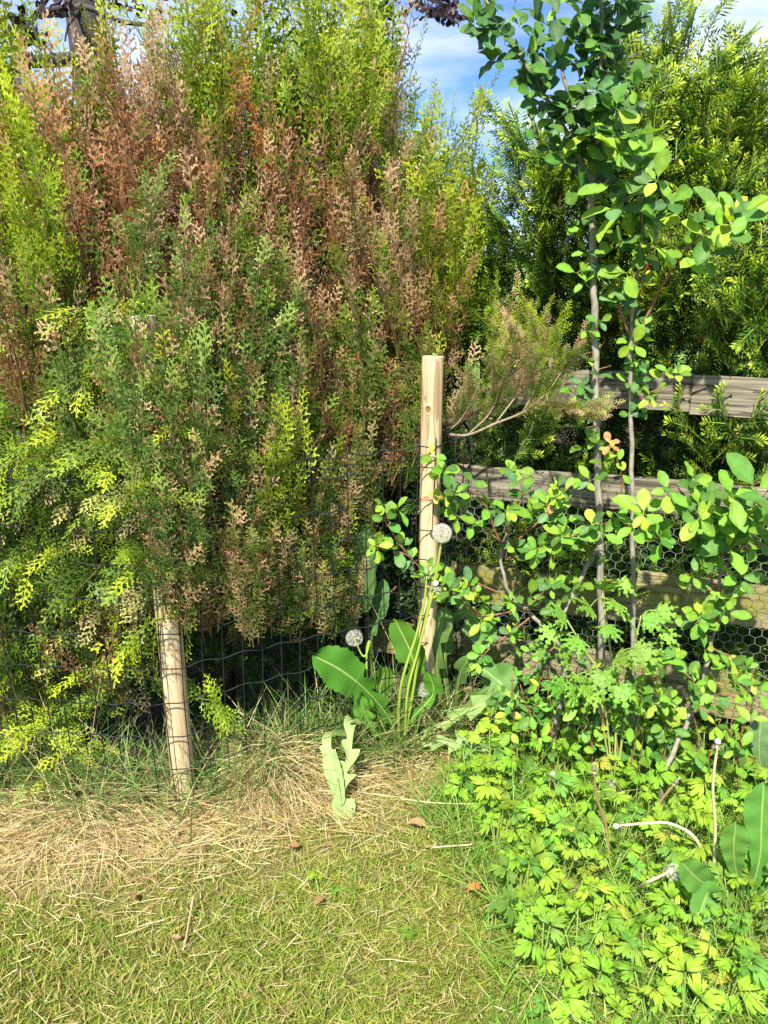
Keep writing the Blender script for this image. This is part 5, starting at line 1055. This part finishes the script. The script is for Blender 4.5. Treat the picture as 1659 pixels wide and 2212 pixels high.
def buttercups():
    pts = []; tries = 0
    while len(pts) < 125 and tries < 9000:
        tries += 1; x = R.uniform(0.2, 1.75); y = R.uniform(1.05, 2.25); px, py = project([x, y, 0]); px, py = px[0], py[0]
        if not inpoly(px, py, BUTTER): continue
        if py > 2230 or px > 1780: continue
        if py > 2050 and R.random() < 0.45: continue
        if all((x - a) ** 2 + (y - b) ** 2 > 0.072 ** 2 for a, b in pts): pts.append((x, y))
    pts += [tuple(gnd(*q)[:2]) for q in [(1010, 1740), (985, 1700), (1075, 1840), (1075, 1575), (885, 2010), (1110, 2040), (690, 1940), (1130, 1555)]]
    for i, (x, y) in enumerate(pts):
        small = i >= len(pts) - 4
        t = thing('buttercup', (x, y, 0), 'creeping buttercup with toothed three-part leaves in the patch beside the lawn', 'buttercup', 'creeping buttercups of the patch')
        if i == len(pts) - 4: t['label'] = 'lone small buttercup leaf tuft out on the mossy lawn'; t['group'] = ''
        if i == len(pts) - 2: t['label'] = 'little leaf tuft in the middle of the open lawn'; t['group'] = ''
        for k in range(R.integers(4, 6) if not small else 2):
            a = R.uniform(0, 6.28); h = R.uniform(0.05, 0.17) if not small else 0.02; r_ = R.uniform(0.01, 0.055); p0 = np.array([x, y, 0.0]); p1 = p0 + np.array([math.cos(a) * r_, math.sin(a) * r_, h])
            g = G(); g.tube(smooth_path([p0, (p0 + p1) / 2 + np.array([0, 0, 0.01]), p1], 2), [0.0016] * 5 if False else 0.0015, 4, (0.28, 0.38, 0.09), cap=False); lk = link('leaf_stalk', g.mesh('leaf_stalk', M_stem), t)
            face = np.array([math.cos(a) * 0.25, math.sin(a) * 0.25 - 0.38, 1.0]) + R.normal(0, 0.32, 3); d = np.array([math.cos(a), math.sin(a), 0.05])
            s = R.uniform(0.024, 0.056) if not small else 0.026
            bc = np.array((0.26, 0.45, 0.035)) if R.random() < 0.75 else np.array((0.14, 0.30, 0.04)); bc = bc * R.uniform(0.75, 1.2)
            if R.random() < 0.04: bc = np.array((0.42, 0.42, 0.06))
            link('leaf', BL[R.integers(10)]['mesh'], t, mat4(frame_leaf(d, face), p1, s), bc)
buttercups()

def cut_leaf():
    g = G(); c = np.array((1, 1, 1)); 
    for a, L in ((0, 1.0), (0.48, 0.88), (-0.48, 0.88), (0.95, 0.7), (-0.95, 0.7), (1.5, 0.5), (-1.5, 0.5)):
        d = np.array([math.sin(a), R.uniform(-0.1, 0.25), math.cos(a)]); s = np.array([math.cos(a), 0, -math.sin(a)]); k = 9
        V = [np.zeros(3)]; C = [c * 0.9]; mid_ = []
        for sd in (-1, 1):
            for i in range(k):
                u = (i + 1) / k; w = 0.115 * math.sin(math.pi * min(1, u * 0.96 + 0.04)) ** 0.8 * (1.45 if i % 2 else 0.5); V.append(d * L * (u + (0.03 if i % 2 else 0)) + s * sd * w * L - np.array([0, 0.35 * u * u * -0.3, 0])); C.append(c * (1.05 if i % 2 else 0.95))
        for i in range(k): V.append(d * L * (i + 1) / k + np.array([0, 0.012, 0])); C.append(c * 1.15)
        f4 = []; f3 = [[0, 1 + 2 * k, 1], [0, 1 + k, 1 + 2 * k]]
        for i in range(k - 1):
            f4 += [[1 + i, 1 + 2 * k + i, 2 + 2 * k + i, 2 + i], [1 + 2 * k + i, 1 + k + i, 2 + k + i, 2 + 2 * k + i]]
        g.add(V, np.array(C), f4=f4, f3=f3)
    return g
def herb():
    b = onf(1335, 1640, .34); b[2] = 0; t = thing('cut_leaved_herb', b, 'upright wild herb with feathery deeply cut leaves in front of the lower fence boards', 'herb')
    CL = [tpl(cut_leaf(), 'leaf', M_herb) for _ in range(5)]
    st = [[b, onf(1330, 1500, .32), onf(1315, 1380, .30), onf(1300, 1280, .30)], [b, onf(1360, 1480, .33), onf(1370, 1400, .33), onf(1385, 1330, .33)], [b, onf(1300, 1480, .34), onf(1260, 1400, .34), onf(1225, 1340, .34)], [b, onf(1290, 1500, .36), onf(1270, 1450, .37)]]
    pas = [stem_tube(t, s, 0.003, (0.30, 0.38, 0.10), 'stem') for s in st]
    for (px, py, s, o) in [(1300, 1275, .08, .34), (1275, 1310, .07, .35), (1330, 1300, .075, .33), (1340, 1255, .06, .3), (1390, 1340, .075, .36), (1420, 1320, .065, .34), (1360, 1345, .07, .36), (1220, 1330, .075, .37), (1200, 1360, .07, .37), (1250, 1380, .075, .38), (1235, 1420, .07, .39), (1330, 1420, .085, .40), (1370, 1400, .09, .42), (1300, 1450, .085, .42), (1265, 1470, .085, .42), (1340, 1480, .08, .42), (1245, 1490, .07, .42), (1390, 1430, .07, .4), (1180, 1400, .06, .36), (1310, 1350, .07, .36), (1290, 1490, .075, .43), (1220, 1480, .07, .41), (1430, 1365, .06, .33)]:
        p = onf(px, py, o); d = np.array([(px - 1310) / 120 + R.normal(0, 0.3), -0.5, R.uniform(-0.6, 0.5)]); q = min((pa[k] for pa in pas for k in range(6, len(pa))), key=lambda v: np.linalg.norm(v - p))
        g = G(); g.tube(smooth_path([q, (p + q) / 2 + [0, 0, 0.01], p], 2), 0.0013, 4, (0.28, 0.38, 0.1), cap=False); link('leaf_stalk', g.mesh('leaf_stalk', M_stem), t)
        link('leaf', CL[R.integers(5)]['mesh'], t, mat4(frame_leaf(d, np.array([0.1, -0.7, 0.8]) + R.normal(0, 0.25, 3)), p, s), np.array((0.17, 0.34, 0.045)) * R.uniform(0.85, 1.2))
    for (px, py, s) in [(1645, 1405, .075), (1660, 1440, .07)]:
        pass
herb()
def dock():
    b = gnd(1610, 1960); t = thing('dock_plant', b, 'dock with long smooth upright leaves at the right edge of the patch', 'dock'); Y = b[1]
    for pts, w in [([b, at(1640, 1860, Y - .02), at(1645, 1770, Y - .01), at(1650, 1690, Y)], 0.10), ([b, at(1590, 1880, Y - .04), at(1585, 1830, Y - .05), at(1590, 1775, Y - .05)], 0.075), ([b, at(1560, 1930, Y - .05), at(1510, 1900, Y - .1), at(1470, 1860, Y - .12)], 0.075), ([b, at(1545, 1960, Y - .06), at(1530, 1930, Y - .1), at(1505, 1990, Y - .14)], 0.07), ([b, at(1680, 1900, Y - .03), at(1720, 1800, Y - .03)], 0.08)]:
        link('leaf', toothed_leaf(pts, w, (0.11, 0.27, 0.045), (0.34, 0.44, 0.12), 3, 0.86, 0.22, (-0.1, -0.85, 0.5), depth=0.2).mesh('leaf', M_dand, True), t)
    t2 = thing('dock_plant', gnd(1650, 1720), 'small dull dock leaves in the gap at the foot of the fence, right edge', 'dock'); b = gnd(1650, 1720); Y = b[1]
    for pts, w in [([b, at(1640, 1620, Y), at(1645, 1545, Y + .02)], 0.07), ([b, at(1670, 1620, Y), at(1690, 1560, Y + .02)], 0.07)]: link('leaf', toothed_leaf(pts, w, (0.14, 0.24, 0.09), (0.3, 0.38, 0.14), 3, 0.86, 0.2, (-0.1, -0.9, 0.4), depth=0.2).mesh('leaf', M_dand, True), t2)
dock()

# ------------------------------------------------------------------ small things on the lawn
def fallen():
    for (px, py, s, a, c, lab) in [(620, 2010 - 180, .035, 0.3, (0.36, 0.19, 0.10), 'brown fallen leaf on the straw in front of the mound'), (680, 1985 - 30, .035, 1.0, (0.30, 0.18, 0.10), 'curled brown leaf lying beside the small tuft on the lawn'), (290, 1945, .03, 2.0, (0.38, 0.24, 0.14), 'pale brown fallen leaf at the left of the lawn'), (880, 1850 - 70, .055, 0.1, (0.46, 0.28, 0.15), 'tan dead leaf lying below the dandelion'),
                                (1010, 1925, .04, 0.5, (0.62, 0.20, 0.06), 'orange dead leaf at the edge of the buttercup patch'), (370, 1985 + 40, .022, 0, (0.36, 0.2, 0.12), 'tiny brown leaf scrap next to the curled dry stalk'), (245, 1860, .03, 1.4, (0.3, 0.2, 0.12), 'small brown leaf in the dry grass left of the post')]:
        p = gnd(px, py, 0.03); T_ = ov_leaf(0.5, 0.9, 0.7, 0, 0.4); o = link('fallen_leaf', T_.mesh('fallen_leaf', M_leaf, True), None, mat4(frame_leaf(np.array([math.cos(a), math.sin(a), 0.15]), np.array([0.1, -0.3, 1])), p, s), c); tag(o, lab, 'leaf', 'dead leaves lying on the lawn')
    g = G(); g.tube(smooth_path([gnd(412, 1960, .035), gnd(418, 1935, .05), gnd(408, 1990, .03), gnd(402, 2025, .02), gnd(395, 2055, .012)], 6), 0.0022, 6, (0.50, 0.33, 0.21)); tag(link('dry_stalk', g.mesh('dry_stalk', M_straw, True)), 'hooked pinkish-brown dry stalk lying on the lawn', 'stalk')
    for pts, lab in [([(865, 1725), (950, 1735), (1050, 1735), (1095, 1722)], 'long pale straw stalk arching over the grass toward the buttercups'), ([(1210, 2130), (1250, 2138), (1300, 2150)], 'short white straw stalk on the lower buttercup edge'), ([(935, 1830), (1010, 1825), (1020, 1822)], 'straw stalk lying at the lawn edge below the dandelion'), ([(330, 1640), (520, 1700), (700, 1690), (760, 1745)], 'thin straw stem draped across the dead grass mound')]:
        g = G(); g.tube(smooth_path([gnd(x, y, 0.05) for x, y in pts], 6), 0.0019, 5, (0.62, 0.55, 0.34)); tag(link('straw_stalk', g.mesh('straw_stalk', M_straw, True)), lab, 'stalk', 'loose straw stalks')
fallen()
